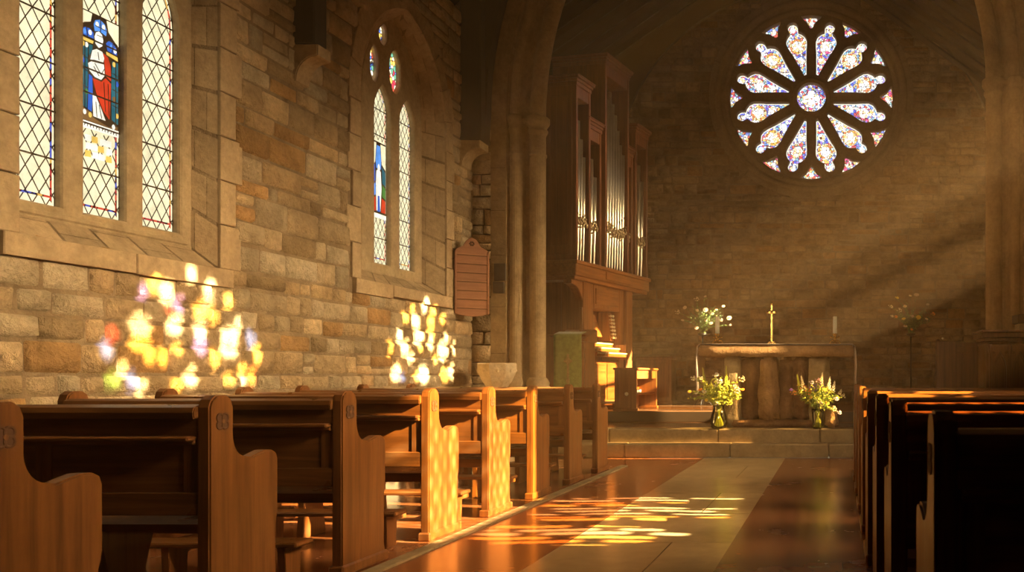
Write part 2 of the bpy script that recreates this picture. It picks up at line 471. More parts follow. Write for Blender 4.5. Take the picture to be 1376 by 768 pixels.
G = {k: m_glow('glass ' + k, c, s) for k, (c, s) in {
    'clear': ((1.0, .86, .52), 1.1), 'white': ((1, .93, .74), 1.15), 'red': ((.75, .06, .02), .9), 'blue': ((.05, .16, .65), .85), 'teal': ((.04, .20, .24), .7),
    'yellow': ((1, .62, .12), 1.0), 'green': ((.12, .32, .06), .8), 'brown': ((.30, .15, .05), .8), 'sky': ((.12, .34, .85), 1.0)}.items()}
G['border'] = m_mosaic('border glass', [(.7, .08, .04), (.1, .12, .5), (.75, .1, .05), (.8, .45, .1), (.5, .05, .05)], 17, 1.0)
G['mosaic'] = m_mosaic('tracery glass', [(.75, .1, .05), (.95, .85, .6), (.1, .2, .6), (1, .6, .12), (.9, .8, .55), (.15, .4, .25), (.6, .05, .08)], 20, 1.9, .05)

def flat(mb_, pts, X, m, th=.006):
    n = len(pts)
    tri = geometry.tessellate_polygon([[Vector((p[0], p[1], 0)) for p in pts]])
    vs = [(X, p[0], p[1]) for p in pts] + [(X + th, p[0], p[1]) for p in pts]
    fs = [tuple(n + i for i in t) for t in tri] + [(i, (i + 1) % n, n + (i + 1) % n, n + i) for i in range(n)]
    mb_.add(vs, fs, m)
def ell(cx, cy, rx, ry, n=14, a0=0): return [(cx + rx * math.cos(a0 + 2 * PI * i / n), cy + ry * math.sin(a0 + 2 * PI * i / n)) for i in range(n)]
def strip(mb_, a, b, w, X, m, th=.008):
    a, b = Vector(a), Vector(b); d = (b - a)
    if d.length < 1e-4: return
    nn = Vector((-d.y, d.x)).normalized() * w / 2
    flat(mb_, [tuple(a + nn), tuple(b + nn), tuple(b - nn), tuple(a - nn)], X, m, th)

def leaded_light(parent, outl, X, dy=.075, dz=.125, bars=(), border=True, skip=None, label=None):
    """one light: glass, its lead lattice, coloured border and iron saddle bars"""
    g = MB(); flat(g, outl, X, G['clear'], .004); pane = g.build('pane', parent, label)
    inn = inset(outl, .022)
    u0, u1 = min(p[0] for p in outl), max(p[0] for p in outl); v0, v1 = min(p[1] for p in outl), max(p[1] for p in outl)
    L = MB()
    def line(a, b, w, x=.005):
        c = clip(a, b, outl)
        if not c: return
        if skip:
            # leave the figure panel free of quarries
            segs = []; n = 24; cur = None
            for i in range(n + 1):
                p = (c[0][0] + (c[1][0] - c[0][0]) * i / n, c[0][1] + (c[1][1] - c[0][1]) * i / n)
                ins = skip[0] < p[1] < skip[1]
                if not ins:
                    cur = (cur[0], p) if cur else (p, p)
                elif cur: segs.append(cur); cur = None
            if cur: segs.append(cur)
        else: segs = [c]
        for a_, b_ in segs: strip(L, a_, b_, w, X + x, M['lead'], .003)
    k = dz / dy; n = int(((v1 - v0) / dz + (u1 - u0) / dy) + 4)
    for i in range(-n, n):
        z0 = v0 + i * dz
        line((u0, z0), (u1, z0 + (u1 - u0) * k), .0056); line((u0, z0), (u1, z0 - (u1 - u0) * k), .0056)
    sk = skip; skip = None
    for i in range(len(outl)): line(outl[i], outl[(i + 1) % len(outl)], .008)
    for zb in bars: line((u0 - 1, zb), (u1 + 1, zb), .011, .010)
    L.build('leading', pane)
    if border:
        B = MB(); ins2 = inset(outl, .022); n = len(outl); inn2 = inset(outl, .036)
        for i in range(n):
            j = (i + 1) % n
            if i == n - 1:   # foot: a strip of clear quarries below the border
                h = .03; B.add([(X + .009, ins2[i][0], ins2[i][1] + h), (X + .009, ins2[j][0], ins2[j][1] + h), (X + .009, inn2[j][0], inn2[j][1] + h), (X + .009, inn2[i][0], inn2[i][1] + h)], [(0, 1, 2, 3)], G['border'])
            else: B.add([(X + .009, *ins2[i]), (X + .009, *ins2[j]), (X + .009, *inn2[j]), (X + .009, *inn2[i])], [(0, 1, 2, 3)], G['border'])
        B.build('border', pane, 'red and blue glass border')
    return pane

# ---- window 1: three lights
def lancet(a, b, v0, vs, va): return pointed(a, b, v0, vs, va, 6)
w1 = thing('window_1', 'large three-light window with a red-robed figure in its middle light', 'window', kind='structure')
splay(W1F, W1G, WL, X1 + .05, 'reveal', w1)
lights1 = [lancet(5.07, 5.40, 2.12, 3.62, 3.98), lancet(5.555, 5.885, 2.12, 3.85, 4.2), lancet(6.03, 6.36, 2.12, 3.62, 3.98)]
trac1 = [ring_pts((5.50, 4.28), .11, 14), ring_pts((5.94, 4.28), .11, 14), ring_pts((5.72, 4.62), .16, 16)]
mb = MB(); vs, fs = plate(inset(W1G, -.06), lights1 + trac1, .13, None, MX(X1), .022); mb.add(vs, fs, M['ashlar_plain'])
mb.box(X1 - .02, X1 + .10, 5.0, 6.43, 2.035, 2.075, M['ashlar_plain'], .01)
mb.build('tracery', w1)
bars1 = [2.12 + .30 * i for i in range(1, 7)]
FZ0, FZ1 = 2.74, 3.44
for i, L in enumerate(lights1):
    pn = leaded_light(w1, L, X1 + .025, .090, .150, bars1, True, (FZ0 - .05, FZ1) if i == 1 else None)
    if i == 1: pane_mid = pn
for c in trac1:
    g = MB(); flat(g, c, X1 + .025, G['mosaic'], .004); g.build('pane', w1, 'mosaic pane of mixed coloured glass')
# the robed figure of the middle light, in pieces of glass with lead between
def fig1(pts): return [(5.72 + (x - 115) / 140 * .29, 3.45 - (y - 30) * .00181) for x, y in pts]
fg = MB(); XF = X1 + .031
flat(fg, fig1([(36, 22), (194, 22), (194, 432), (36, 432)]), XF, M['lead'], .004)
def piece(mb_, pts, col, tr, X, d=.003, lay=0): flat(mb_, inset(tr(pts), d), X + .005 + .0015 * lay, G[col], .003)
pcs = [
 ([(40, 26), (90, 26), (84, 60), (60, 72), (40, 96)], 'clear'), ([(142, 26), (190, 26), (190, 110), (172, 92), (150, 68)], 'clear'),
 ([(94, 62), (100, 44), (118, 34), (136, 44), (144, 64), (142, 88), (118, 80), (98, 88)], 'sky'),
 ([(48, 118), (50, 98), (62, 86), (80, 84), (94, 94), (96, 118)], 'blue'), ([(140, 112), (150, 98), (166, 100), (182, 116), (184, 142), (146, 140)], 'blue'),
 ([(46, 122), (96, 121), (92, 138), (48, 138)], 'yellow'), ([(140, 142), (186, 146), (188, 164), (142, 156)], 'yellow'),
 ([(48, 142), (74, 142), (74, 250), (70, 380), (48, 372)], 'teal'), ([(164, 168), (188, 168), (188, 404), (162, 392), (160, 260)], 'teal'),
 ([(76, 250), (90, 256), (92, 330), (88, 388), (72, 382)], 'blue'), ([(48, 376), (92, 392), (92, 404), (150, 420), (186, 408), (186, 426), (48, 424)], 'brown'),
 ([(76, 142), (92, 140), (90, 160), (78, 186)], 'teal'),
]
for p, c in pcs: piece(fg, p, c, fig1, XF)
top = [
 ([(113, 80), (125, 88), (130, 108), (126, 132), (113, 144), (100, 132), (96, 106), (102, 88)], 'white'),
 ([(88, 160), (104, 148), (126, 150), (134, 172), (130, 190), (98, 194), (80, 200)], 'white'),
 ([(128, 152), (148, 162), (158, 190), (160, 250), (138, 236), (134, 196)], 'red'),
 ([(72, 214), (84, 202), (132, 194), (136, 236), (122, 258), (98, 256), (78, 240)], 'white'),
 ([(88, 260), (122, 262), (138, 242), (160, 256), (158, 310), (154, 396), (130, 372), (104, 316)], 'red'),
 ([(88, 318), (100, 318), (126, 372), (140, 404), (92, 402)], 'white'),
]
for p, c in top: piece(fg, p, c, fig1, XF, .003, 1)
for a, b in (((96, 205), (120, 238)), ((120, 238), (132, 212)), ((100, 345), (104, 400)), ((112, 352), (122, 400)), ((130, 262), (136, 370)), ((146, 262), (150, 380)), ((92, 218), (112, 246)), ((104, 98), (124, 98)), ((108, 160), (112, 188))):
    q = fig1([a, b]); strip(fg, q[0], q[1], .004, XF + .010, M['lead'], .002)
for a, b in (((48, 190), (74, 200)), ((48, 238), (74, 246)), ((48, 300), (72, 306)), ((164, 215), (188, 222)), ((162, 275), (188, 282)), ((162, 335), (188, 340)), ((176, 168), (176, 400)), ((60, 142), (60, 376)), ((66, 86), (70, 118)), ((166, 100), (162, 140)), ((118, 36), (118, 80)), ((98, 66), (142, 68))):
    q = fig1([a, b]); strip(fg, q[0], q[1], .005, XF + .0095, M['lead'], .002)
for x_, y_, c_ in ((54, 150, 'yellow'), (67, 150, 'white'), (54, 210, 'blue'), (67, 320, 'green'), (170, 180, 'yellow'), (182, 250, 'blue'), (170, 310, 'brown'), (182, 370, 'yellow'), (60, 395, 'white'), (80, 400, 'yellow'), (168, 416, 'white'), (80, 100, 'white'), (60, 104, 'sky'), (160, 118, 'sky'), (174, 128, 'white'), (106, 58, 'white'), (130, 58, 'white')):
    flat(fg, fig1(ell(x_, y_, 6, 10, 8)), XF + .0085, G[c_], .0015)
for zz in (3.28, 3.08, 2.92):
    strip(fg, (5.565, zz), (5.875, zz), .010, XF + .012, M['lead'], .004)
fg.build('figure_panel', pane_mid, 'robed figure in white and red glass under a blue canopy')
cp = MB(); flat(cp, [(5.565, 2.69), (5.875, 2.69), (5.875, 2.735), (5.565, 2.735)], XF, G['white'], .006)
for k in range(13):
    u = 5.585 + k * .0225; strip(cp, (u, 2.70), (u + rng.uniform(-.004, .008), 2.725), .004, XF + .006, M['lead'], .002)
    if k % 2: strip(cp, (u, 2.712), (u + .012, 2.714), .003, XF + .006, M['lead'], .002)
cp.build('caption_strip', pane_mid, 'pale strip of small dark lettering marks')
ip = MB(); rs = random.Random(3)
for k in range(3):
    for q in range(4):
        a = 5.62 + q * .052 + rs.uniform(-.008, .008); z = 2.50 + k * .052
        flat(ip, [(a, z), (a + .045, z + .004), (a + .043, z + .045), (a + .003, z + .042)], XF, G['white' if (q + k) % 3 else 'yellow'], .004)
ip.build('quarry_patch', pane_mid, 'patch of small reset pieces of glass')

# ---- window 2: two lights and three tracery pieces
w2 = thing('window_2', 'pointed two-light window with jewel-coloured tracery and a small blue figure', 'window', kind='structure')
splay(W2F, W2G, WL, X2 + .05, 'reveal', w2)
lights2 = [lancet(9.17, 9.50, 2.28, 3.92, 4.22), lancet(9.70, 10.03, 2.28, 3.92, 4.22)]
def leaf(c, rx, rz): return [(c[0] + rx * math.sin(a) * (1 - .18 * math.cos(4 * a) ** 2), c[1] - rz * math.cos(a)) for a in [2 * PI * i / 18 for i in range(18)]]
trac2 = [leaf((9.165, 4.40), .085, .185), leaf((9.60, 4.46), .13, .235), leaf((9.34, 4.80), .085, .125), leaf((9.98, 4.36), .06, .14)]
trac2 = trac2[:3]
mb = MB(); vs, fs = plate(inset(W2G, -.06), lights2 + trac2, .15, None, MX(X2), .024); mb.add(vs, fs, M['ashlar_plain'])
mb.build('tracery', w2)
bars2 = [2.28 + .28 * i for i in range(1, 7)]
for i, L in enumerate(lights2):
    pn = leaded_light(w2, L, X2 + .035, .083, .135, bars2, True, (2.83, 3.62) if i == 0 else None)
    if i == 0: pane_b = pn
for c in trac2:
    g = MB(); flat(g, c, X2 + .035, G['mosaic'], .004); g.build('pane', w2, 'mosaic pane of mixed coloured glass')
fg = MB(); XF = X2 + .041
def fig2(pts): return [(9.335 + (x - 50) / 100 * .31, 2.83 + (200 - y) / 200 * .78) for x, y in pts]
flat(fg, fig2([(2, 0), (98, 0), (98, 200), (2, 200)]), XF, M['lead'], .004)
for p, c in [([(4, 4), (36, 4), (28, 60), (4, 80)], 'clear'), ([(62, 4), (96, 4), (96, 74), (70, 60)], 'clear'),
             ([(38, 10), (60, 10), (68, 50), (66, 76), (34, 76), (30, 50)], 'sky'), ([(4, 84), (26, 64), (30, 110), (6, 130)], 'blue'),
             ([(72, 66), (96, 80), (96, 120), (74, 112)], 'teal'), ([(36, 80), (64, 80), (70, 130), (62, 194), (36, 194), (32, 120)], 'white'),
             ([(6, 134), (30, 114), (32, 150), (8, 160)], 'sky'), ([(6, 164), (32, 154), (33, 196), (6, 196)], 'red'),
             ([(74, 116), (96, 124), (96, 156), (72, 150)], 'green'), ([(70, 154), (96, 160), (96, 196), (66, 196)], 'red'), ([(42, 150), (56, 150), (60, 196), (40, 196)], 'blue')]:
    piece(fg, p, c, fig2, XF, .004, 1 if c == 'blue' and p[0][0] == 42 else 0)
piece(fg, [(50, 60), (58, 68), (58, 82), (50, 90), (42, 82), (42, 68)], 'white', fig2, XF, .003, 1)
fg.build('figure_panel', pane_b, 'small figure in blue, white and red glass')
cp = MB(); flat(cp, [(9.18, 2.78), (9.49, 2.78), (9.49, 2.825), (9.18, 2.825)], XF, G['white'], .006); cp.build('caption_strip', pane_b, 'pale plain strip of glass')

# ---- floors
def m_floor(name, a, b, bw, bh, rough, loc=(0, 0, 0)):
    t = NT(name); v = t.coords((1, 1, 1), 'Object', loc)
    br = t.n('ShaderNodeTexBrick'); br.offset = .37; t.l(v, br.inputs['Vector'])
    for k, x in (('Scale', 1.0), ('Mortar Size', .004), ('Mortar Smooth', .1), ('Bias', 0.0), ('Brick Width', bw), ('Row Height', bh)): br.inputs[k].default_value = x
    br.inputs['Color1'].default_value = (*a, 1); br.inputs['Color2'].default_value = (*b, 1); br.inputs['Mortar'].default_value = (.05, .03, .015, 1)
    n1 = t.noise(t.coords((1, 1, 1)), 1.6, 6, .65); n2 = t.noise(t.coords(), 9, 5, .6)
    c = t.mixc(.7, br.outputs['Color'], t.ramp(n1, [(.25, (.75, .72, .68)), (.75, (1.15, 1.12, 1.1))]), 'MULTIPLY')
    c = t.mixc(.25, c, t.ramp(n2, [(.3, (.6, .6, .6)), (.7, (1.2, 1.2, 1.2))]), 'MULTIPLY')
    r = t.ramp(n1, [(.2, (rough - .03,) * 3), (.8, (rough + .06,) * 3)])
    hh = t.n('ShaderNodeMath', operation='MULTIPLY_ADD'); t.l(br.outputs['Fac'], hh.inputs[0]); hh.inputs[1].default_value = -1.0; t.l(n2, hh.inputs[2])
    t.bsdf(c, r, t.bump(hh.outputs[0], .06, .006), Specular_IOR_Level=.55, Coat_Weight=.3, Coat_Roughness=.14)
    return t.m
M['floor_red'] = m_floor('polished red paving', (.36, .145, .058), (.29, .115, .046), .86, .62, .24, (2.55, .1, 0))
M['floor_stone'] = m_floor('polished pale paving', (.66, .49, .26), (.61, .45, .235), 1.06, 1.15, .22, (1.72, .3, 0))
M['floor_chancel'] = m_floor('polished chancel paving', (.20, .09, .035), (.17, .075, .03), .5, .5, .22)
fl = MB()
def slab(x0, x1, y0, y1, z0, z1, m): fl.box(x0, x1, y0, y1, z0, z1, m, 0)
slab(-1.72, -.67, -2.5, 11.05, -.1, 0, M['floor_stone'])
slab(-2.46, -1.72, -2.5, 11.05, -.1, 0, M['floor_red']); slab(-.67, .16, -2.5, 11.05, -.1, 0, M['floor_red'])
slab(-4.8, -2.46, 10.05, 11.15, -.1, 0, M['floor_red']); slab(.16, 3.2, 9.6, 11.15, -.1, 0, M['floor_red'])
S('floor', fl, 'polished aisle floor of a pale stone strip between red paving slabs', 'floor')
pf = MB()
pf.box(-4.75, -2.54, -2.5, 10.05, -.1, .012, M['floor_red'], 0)
for k in range(13):
    pf.box(-2.545, -2.46, -2.5 + k * .966, -2.5 + (k + 1) * .966 - .004, -.1, .014, M['step'], .004)
pf.box(.16, 2.95, -2.5, 9.6, -.1, .012, M['floor_red'], 0)
S('floor.001', pf, 'dark floor beneath the pews with a worn pale stone edging', 'floor')

# chancel steps and floor
Z1, Z2, Z3 = .18, .356, .526
def course(name, y0, y1, z0, z1, xa, xb, label, r, lens=1.1):
    mb = MB(); x = xa
    while x < xb - .2:
        w = lens * r.uniform(.8, 1.25)
        if xb - x - w < .5: w = xb - x
        mb.box(x, x + w - .006, y0 + r.uniform(0, .008), y1, z0, z1 - r.uniform(0, .003), M['step'], .014); x += w
    return S(name, mb, label, 'step')
course('step_lower', 11.05, 11.36, 0, Z1, -3.7, 1.93, 'lower worn stone step at the foot of the chancel', rng)
course('step_upper', 11.35, 11.75, 0, Z2, -4.4, 2.6, 'upper worn stone step in front of the altar', rng, 1.35)
mb = MB(); mb.box(-5.2, 3.2, 11.75, YE + .1, 0, Z2 - .004, M['floor_chancel'], 0)
S('floor.002', mb, 'polished floor around the altar', 'floor')
mb = MB(); mb.box(-5.2, 3.2, 13.0, YE + .1, Z2 - .004, Z3, M['floor_chancel'], .012)
S('floor.003', mb, 'raised polished floor carrying the organ behind the altar', 'floor')

# ---- chancel arch wall with its moulded arch
XLs, ZLs, RL = -3.83, 4.42, 5.0
XRs, ZRs, RR = 1.95, 4.92, 4.0
cL, cR = (XLs + RL, ZLs), (XRs - RR, ZRs)
d = Vector((cR[0] - cL[0], cR[1] - cL[1])); D = d.length
a_ = (RL * RL - RR * RR + D * D) / (2 * D); h_ = math.sqrt(RL * RL - a_ * a_)
pm = Vector(cL) + d * (a_ / D); pr = Vector((-d.y, d.x)) / D * h_
apex = max((pm + pr, pm - pr), key=lambda p: p.y)
def arch_path(n=22):
    pts = [(XLs, Z1 * 0 + .0), (XLs, 2.2), (XLs, ZLs)]
    a0 = PI; a1 = math.atan2(apex.y - cL[1], apex.x - cL[0])
    pts += [(cL[0] + RL * math.cos(a0 + (a1 - a0) * i / n), cL[1] + RL * math.sin(a0 + (a1 - a0) * i / n)) for i in range(1, n + 1)]
    b0 = math.atan2(apex.y - cR[1], apex.x - cR[0])
    pts += [(cR[0] + RR * math.cos(b0 * (1 - i / n)), cR[1] + RR * math.sin(b0 * (1 - i / n))) for i in range(1, n + 1)]
    pts += [(XRs, 2.2), (XRs, 0)]
    return pts
AP = arch_path()
# moulding profile: u = distance out from the opening edge, w = depth behind the wall face
def roll(cu, cw, r, a0, a1, n=7): return [(cu + r * math.cos(a0 + (a1 - a0) * i / n), cw + r * math.sin(a0 + (a1 - a0) * i / n)) for i in range(n + 1)]
PROF = [(.66, -.012), (.46, -.012), (.45, .03)] + roll(.365, .055, .07, -PI * .05, -PI * .98) + [(.285, .11), (.262, .16), (.225, .175)] + roll(.10, .14, .10, -PI * .05, -PI * 1.18, 12) + [(.10, .27), (.20, .30), (.20, .50), (.40, .52)]
am = MB(); vs = []; n = len(AP); K = len(PROF)
for i, p in enumerate(AP):
    p = Vector(p); t = Vector(AP[min(i + 1, n - 1)]) - Vector(AP[max(i - 1, 0)]); t.normalize()
    if i in (1, 2, n - 2, n - 3): pass
    nn = Vector((-t.y, t.x))
    if i <= 2: nn = Vector((-1, 0))
    if i >= n - 3: nn = Vector((1, 0))
    for u, w in PROF: vs.append((p.x + nn.x * u, YA + w, p.y + nn.y * u))
fs = [(i * K + k, i * K + k + 1, (i + 1) * K + k + 1, (i + 1) * K + k) for i in range(n - 1) for k in range(K - 1)]
am.add(vs, fs, M['arch'])
for px, sgn, zc in ((XLs, -1, ZLs), (XRs, 1, ZRs)):
    # capitals and bases of the two responds: a large shaft and a small one
    for cu, cw, r in ((.10, .14, .105), (.365, .055, .073)):
        c = (px + sgn * cu, YA + cw, zc)
        am.lathe([(r * .85, -.50), (r * 1.08, -.49), (r * 1.08, -.46), (r * .9, -.45), (r * .95, -.22), (r * 1.2, -.17), (r * 1.2, -.14), (r * 1.0, -.13), (r * 1.35, -.07), (r * 1.42, -.05), (r * 1.42, .01), (r * 1.2, .03)], c, M['arch'], 20)
        am.lathe([(r * 1.6, -.08), (r * 1.6, .02), (r * 1.35, .05), (r * 1.4, .09), (r * 1.15, .14), (r * .95, .16)], (c[0], c[1], .88), M['arch'], 20)
        am.lathe([(r * 1.5, 0), (r * 1.5, .80)], (c[0], c[1], 0), M['arch'], 16)
    x0, x1 = sorted((px + sgn * .03, px + sgn * .44))
    am.box(x0, x1, YA + .03, YA + .30, zc - .06, zc + .0, M['arch'], .02)
# ashlar courses on the flat band are real joints: thin dark beads
for px, sgn, zc in ((XLs, -1, ZLs), (XRs, 1, ZRs)):
    for z in (1.35, 1.95, 2.62, 3.2, 3.75): am.box(*sorted((px + sgn * .47, px + sgn * .655)), YA - .014, YA + .01, z, z + .006, M['mortar_dark'], 0)
aw = S('wall_arch', am, 'tall moulded stone chancel arch on clustered shafts', 'arch')
# rubble of the arch wall beside the arch
bk = MB()
out_l = [(p[0], p[1]) for p in AP]
ext = []
for i, p in enumerate(AP):
    t = Vector(AP[min(i + 1, n - 1)]) - Vector(AP[max(i - 1, 0)]); t.normalize(); nn = Vector((-t.y, t.x))
    if i <= 2: nn = Vector((-1, 0))
    if i >= n - 3: nn = Vector((1, 0))
    ext.append((p[0] + nn.x * .30, p[1] + nn.y * .30))
poly = [(-5.2, 0)] + ext + [(3.3, 0), (3.3, 9.6), (-5.2, 9.6)]
vs, fs = plate(poly, [], .46, None, MY(YA + .28)); bk.add(vs, fs, M['mortar_dark'])
AW = lambda u, v, dd: (u, YA - dd, v)
stones(bk, AW, WL, -4.48, 0, 4.35, lambda v: [], M['stone_nave'], rng, .12, .24, .14, .3, .014, .03)
stones(bk, AW, 2.56, 2.95, 0, 4.6, lambda v: [], M['stone_nave'], rng, .12, .24, .14, .3, .014, .02)
S('wall_arch.001', bk, 'rubble wall around the chancel arch', 'wall')

# ---- east wall with its rose window
RC = (-.502, 6.45); RR_ = 1.64
EW = lambda u, v, dd: (u, YE - dd, v)
mb = MB(); vs, fs = plate([(-5.3, 0), (3.3, 0), (3.3, 9.4), (-5.3, 9.4)], [ring_pts(RC, 1.74, 64)], .5, None, MY(YE + .25)); mb.add(vs, fs, M['mortar_dark'])
def cutsE(v):
    q = 1.95 ** 2 - (v - RC[1]) ** 2
    return [(RC[0] - math.sqrt(q), RC[0] + math.sqrt(q))] if q > 0 else []
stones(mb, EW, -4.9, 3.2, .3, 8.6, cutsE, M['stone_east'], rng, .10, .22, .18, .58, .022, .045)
for k in range(36):          # ring of voussoirs
    a0, a1 = 2 * PI * k / 36 + .004, 2 * PI * (k + 1) / 36 - .004
    tv = rng.uniform(.82, 1.1)
    q = [(r, a) for a in (a0, (a0 + a1) / 2, a1) for r in (1.80, 1.97)]
    vs = [EW(RC[0] + r * math.cos(a), RC[1] + r * math.sin(a), dd) for dd in (-.02, .035) for r, a in q]
    mb.add(vs, [(6, 7, 9, 8), (8, 9, 11, 10), (0, 6, 8, 2), (2, 8, 10, 4), (1, 3, 9, 7), (3, 5, 11, 9), (0, 1, 7, 6), (4, 10, 11, 5)], M['rose_stone'], False, (tv,) * 3)
S('wall_back', mb, 'shadowed rubble east wall behind the altar', 'wall')
w3 = thing('window_3', 'large round rose window of twelve petals high above the altar', 'window', kind='structure')
rt = MB()
PX = .01435
def pol(r, a, off=0): return (RC[0] + r * PX * math.sin(a) + off * PX * math.cos(a), RC[1] + r * PX * math.cos(a) - off * PX * math.sin(a))
def petal(a):
    half = [(31, 1.6), (45, 5.2), (60, 9.2), (70, 12.6), (77, 14.2), (83, 13.2), (88, 9.4), (90.5, 5.6), (93, 6.2), (97, 7.0), (101, 5.6), (103.5, 2.4)]
    return [pol(r, a, w) for r, w in half] + [pol(r, a, -w) for r, w in half[::-1]]
def tri(a):
    half = [(93, 1.2), (98, 4.2), (102, 6.8), (106, 12.5), (108.5, 14.2)]
    return [pol(r, a, w) for r, w in half] + [pol(110.2, a, 0)] + [pol(r, a, -w) for r, w in half[::-1]]
petals = [petal(math.radians(15 + 30 * k)) for k in range(12)]; tris = [tri(math.radians(30 * k)) for k in range(12)]
hub = ring_pts(RC, 19.5 * PX, 28)
vs, fs = plate(ring_pts(RC, 1.78, 72), petals + tris + [hub], .20, None, MY(YE + .16), .018); rt.add(vs, fs, M['rose_stone'])
rt.lathe([(1.60, .10), (1.60, .02), (1.64, -.02), (1.69, -.01), (1.71, .03), (1.74, .0), (1.77, -.05), (1.83, -.06), (1.86, -.03), (1.87, .03)], (RC[0], YE, RC[1]), M['rose_stone'], 72, 'y', True, None, False)
for k in range(12):          # raised beads along each petal
    a = math.radians(15 + 30 * k)
    for s in (1, -1):
        pts = [pol(r, a, s * (w + 2.6)) for r, w in ((30, 2.5), (45, 5.2), (60, 9.2), (70, 12.6), (78, 14.4), (86, 13), (91, 9.5), (99, 9.5), (105, 6))]
        rt.tube([(p[0], YE + .062, p[1]) for p in pts], .022, M['rose_stone'], 6)
rt.lathe([(.30, .07), (.32, .03), (.37, .03), (.39, .07)], (RC[0], YE, RC[1]), M['rose_stone'], 36, 'y', True, None, False)
rt.build('tracery', w3)
PAL_B = [(.10, .12, .60), (.78, .76, .80), (.16, .28, .62), (.92, .90, .86), (.62, .10, .12), (.30, .20, .62), (.86, .80, .62), (.9, .55, .15), (.2, .45, .62), (.85, .85, .9)]
PAL_R = [(.75, .12, .08), (.95, .88, .7), (.20, .25, .6), (.95, .6, .2), (.7, .1, .25), (.9, .85, .8), (.3, .5, .5)]
PAL_W = [(1, .97, .9), (1, .9, .7), (.95, .95, 1), (.95, .6, .3), (.98, .95, .85), (.85, .9, 1)]
G['rose_b'] = m_mosaic('rose glass blue', PAL_B, 24, 1.7, .06); G['rose_r'] = m_mosaic('rose glass red', PAL_R, 22, 1.6, .06); G['rose_w'] = m_mosaic('rose medallion glass', PAL_W, 20, 1.9, .05)
G['rose_y'] = m_mosaic('rose glass amber', [(.9, .5, .1), (.95, .8, .4), (.8, .25, .1), (.95, .9, .7)], 24, 1.5, .06)
def flatE(mb_, pts, Y, m, th=.006):
    n = len(pts); tri_ = geometry.tessellate_polygon([[Vector((p[0], p[1], 0)) for p in pts]])
    mb_.add([(p[0], Y - th, p[1]) for p in pts] + [(p[0], Y, p[1]) for p in pts], [tuple(t) for t in tri_] + [(i, (i + 1) % n, n + (i + 1) % n, n + i) for i in range(n)], m)
for k, pts in enumerate(petals):
    a = math.radians(15 + 30 * k)
    g = MB(); flatE(g, inset(pts, -.02), YE + .20, G['rose_b']); pn = g.build('petal_pane', w3)
    g = MB(); e0, e1 = pts, inset(pts, .016)
    for i in range(len(pts)):
        j = (i + 1) % len(pts); g.add([(q[0], YE + .188, q[1]) for q in (e0[i], e0[j], e1[j], e1[i])], [(0, 1, 2, 3)], G['white'])
    g.build('border', pn, 'pale outline of white glass')
    g = MB(); c = pol(74, a); flatE(g, ring_pts(c, .155, 18), YE + .19, G['rose_y' if k % 3 else 'rose_r']); flatE(g, ring_pts(c, .10, 14), YE + .182, G['rose_w'])
    c = pol(54, a); flatE(g, ring_pts(c, .07, 14), YE + .19, G['rose_w']); c = pol(97, a); flatE(g, ring_pts(c, .055, 12), YE + .19, G['rose_w'])
    g.build('medallion', pn, 'round medallions of pale and red glass')
for k, pts in enumerate(tris):
    g = MB(); flatE(g, inset(pts, -.02), YE + .20, G['rose_r']); flatE(g, ring_pts(pol(103, math.radians(30 * k)), .045, 10), YE + .19, G['rose_w']); g.build('corner_pane', w3)
g = MB(); flatE(g, inset(hub, -.02), YE + .20, G['rose_b']); hp = g.build('hub_pane', w3)
g = MB()
for k in range(4): flatE(g, ring_pts(pol(9, PI / 2 * k), .105, 14), YE + .19 - .001 * k, G['rose_r'])
for k in range(4): flatE(g, ring_pts(pol(6.5, PI / 2 * k), .075, 14), YE + .182 - .001 * k, G['rose_w'])
g.build('medallion', hp, 'white and red quatrefoil of glass')

# ---- chancel side walls, roofs, timber
mb = MB(); mb.box(-5.3, -5.1, YA + .7, YE + .1, 0, 9.4, M['mortar_dark'], 0); S('wall_left.001', mb, 'dark chancel wall behind the organ', 'wall')
def roof(name, x0, x1, xm, ze, zr, y0, y1, label):
    mb = MB(); th = .08
    for a, b in ((x0, xm), (xm, x1)):
        za, zb = (ze, zr) if a == x0 else (zr, 6.5)
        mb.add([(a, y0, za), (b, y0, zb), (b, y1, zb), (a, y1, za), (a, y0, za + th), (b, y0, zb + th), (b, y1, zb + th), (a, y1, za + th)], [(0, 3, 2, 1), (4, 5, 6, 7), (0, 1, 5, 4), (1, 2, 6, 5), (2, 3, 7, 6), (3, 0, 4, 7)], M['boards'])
    return S(name, mb, label, 'ceiling')
roof('ceiling', -5.4, 3.25, -.92, 5.5, 9.6, -2.6, YA + .05, 'dark boarded nave roof')
roof('ceiling.001', -5.4, 3.4, -1.0, 6.2, 9.3, YA + .3, YE + .1, 'dark boarded chancel roof with faint rafters')
for k in range(9):      # chancel rafters
    y = 12.1 + k * .5; m_ = MB()
    for a, b in ((-5.1, -1.0), (3.1, -1.0)):
        za = 6.2 + (9.3 - 6.2) * ((a + 5.4) / 4.4 if a < 0 else (3.4 - a) / 4.4); zb = 9.3
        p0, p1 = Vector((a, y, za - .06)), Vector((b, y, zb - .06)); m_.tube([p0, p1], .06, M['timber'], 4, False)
    S('trim_%d' % (k + 1), m_, 'dark roof rafter', 'rafter')
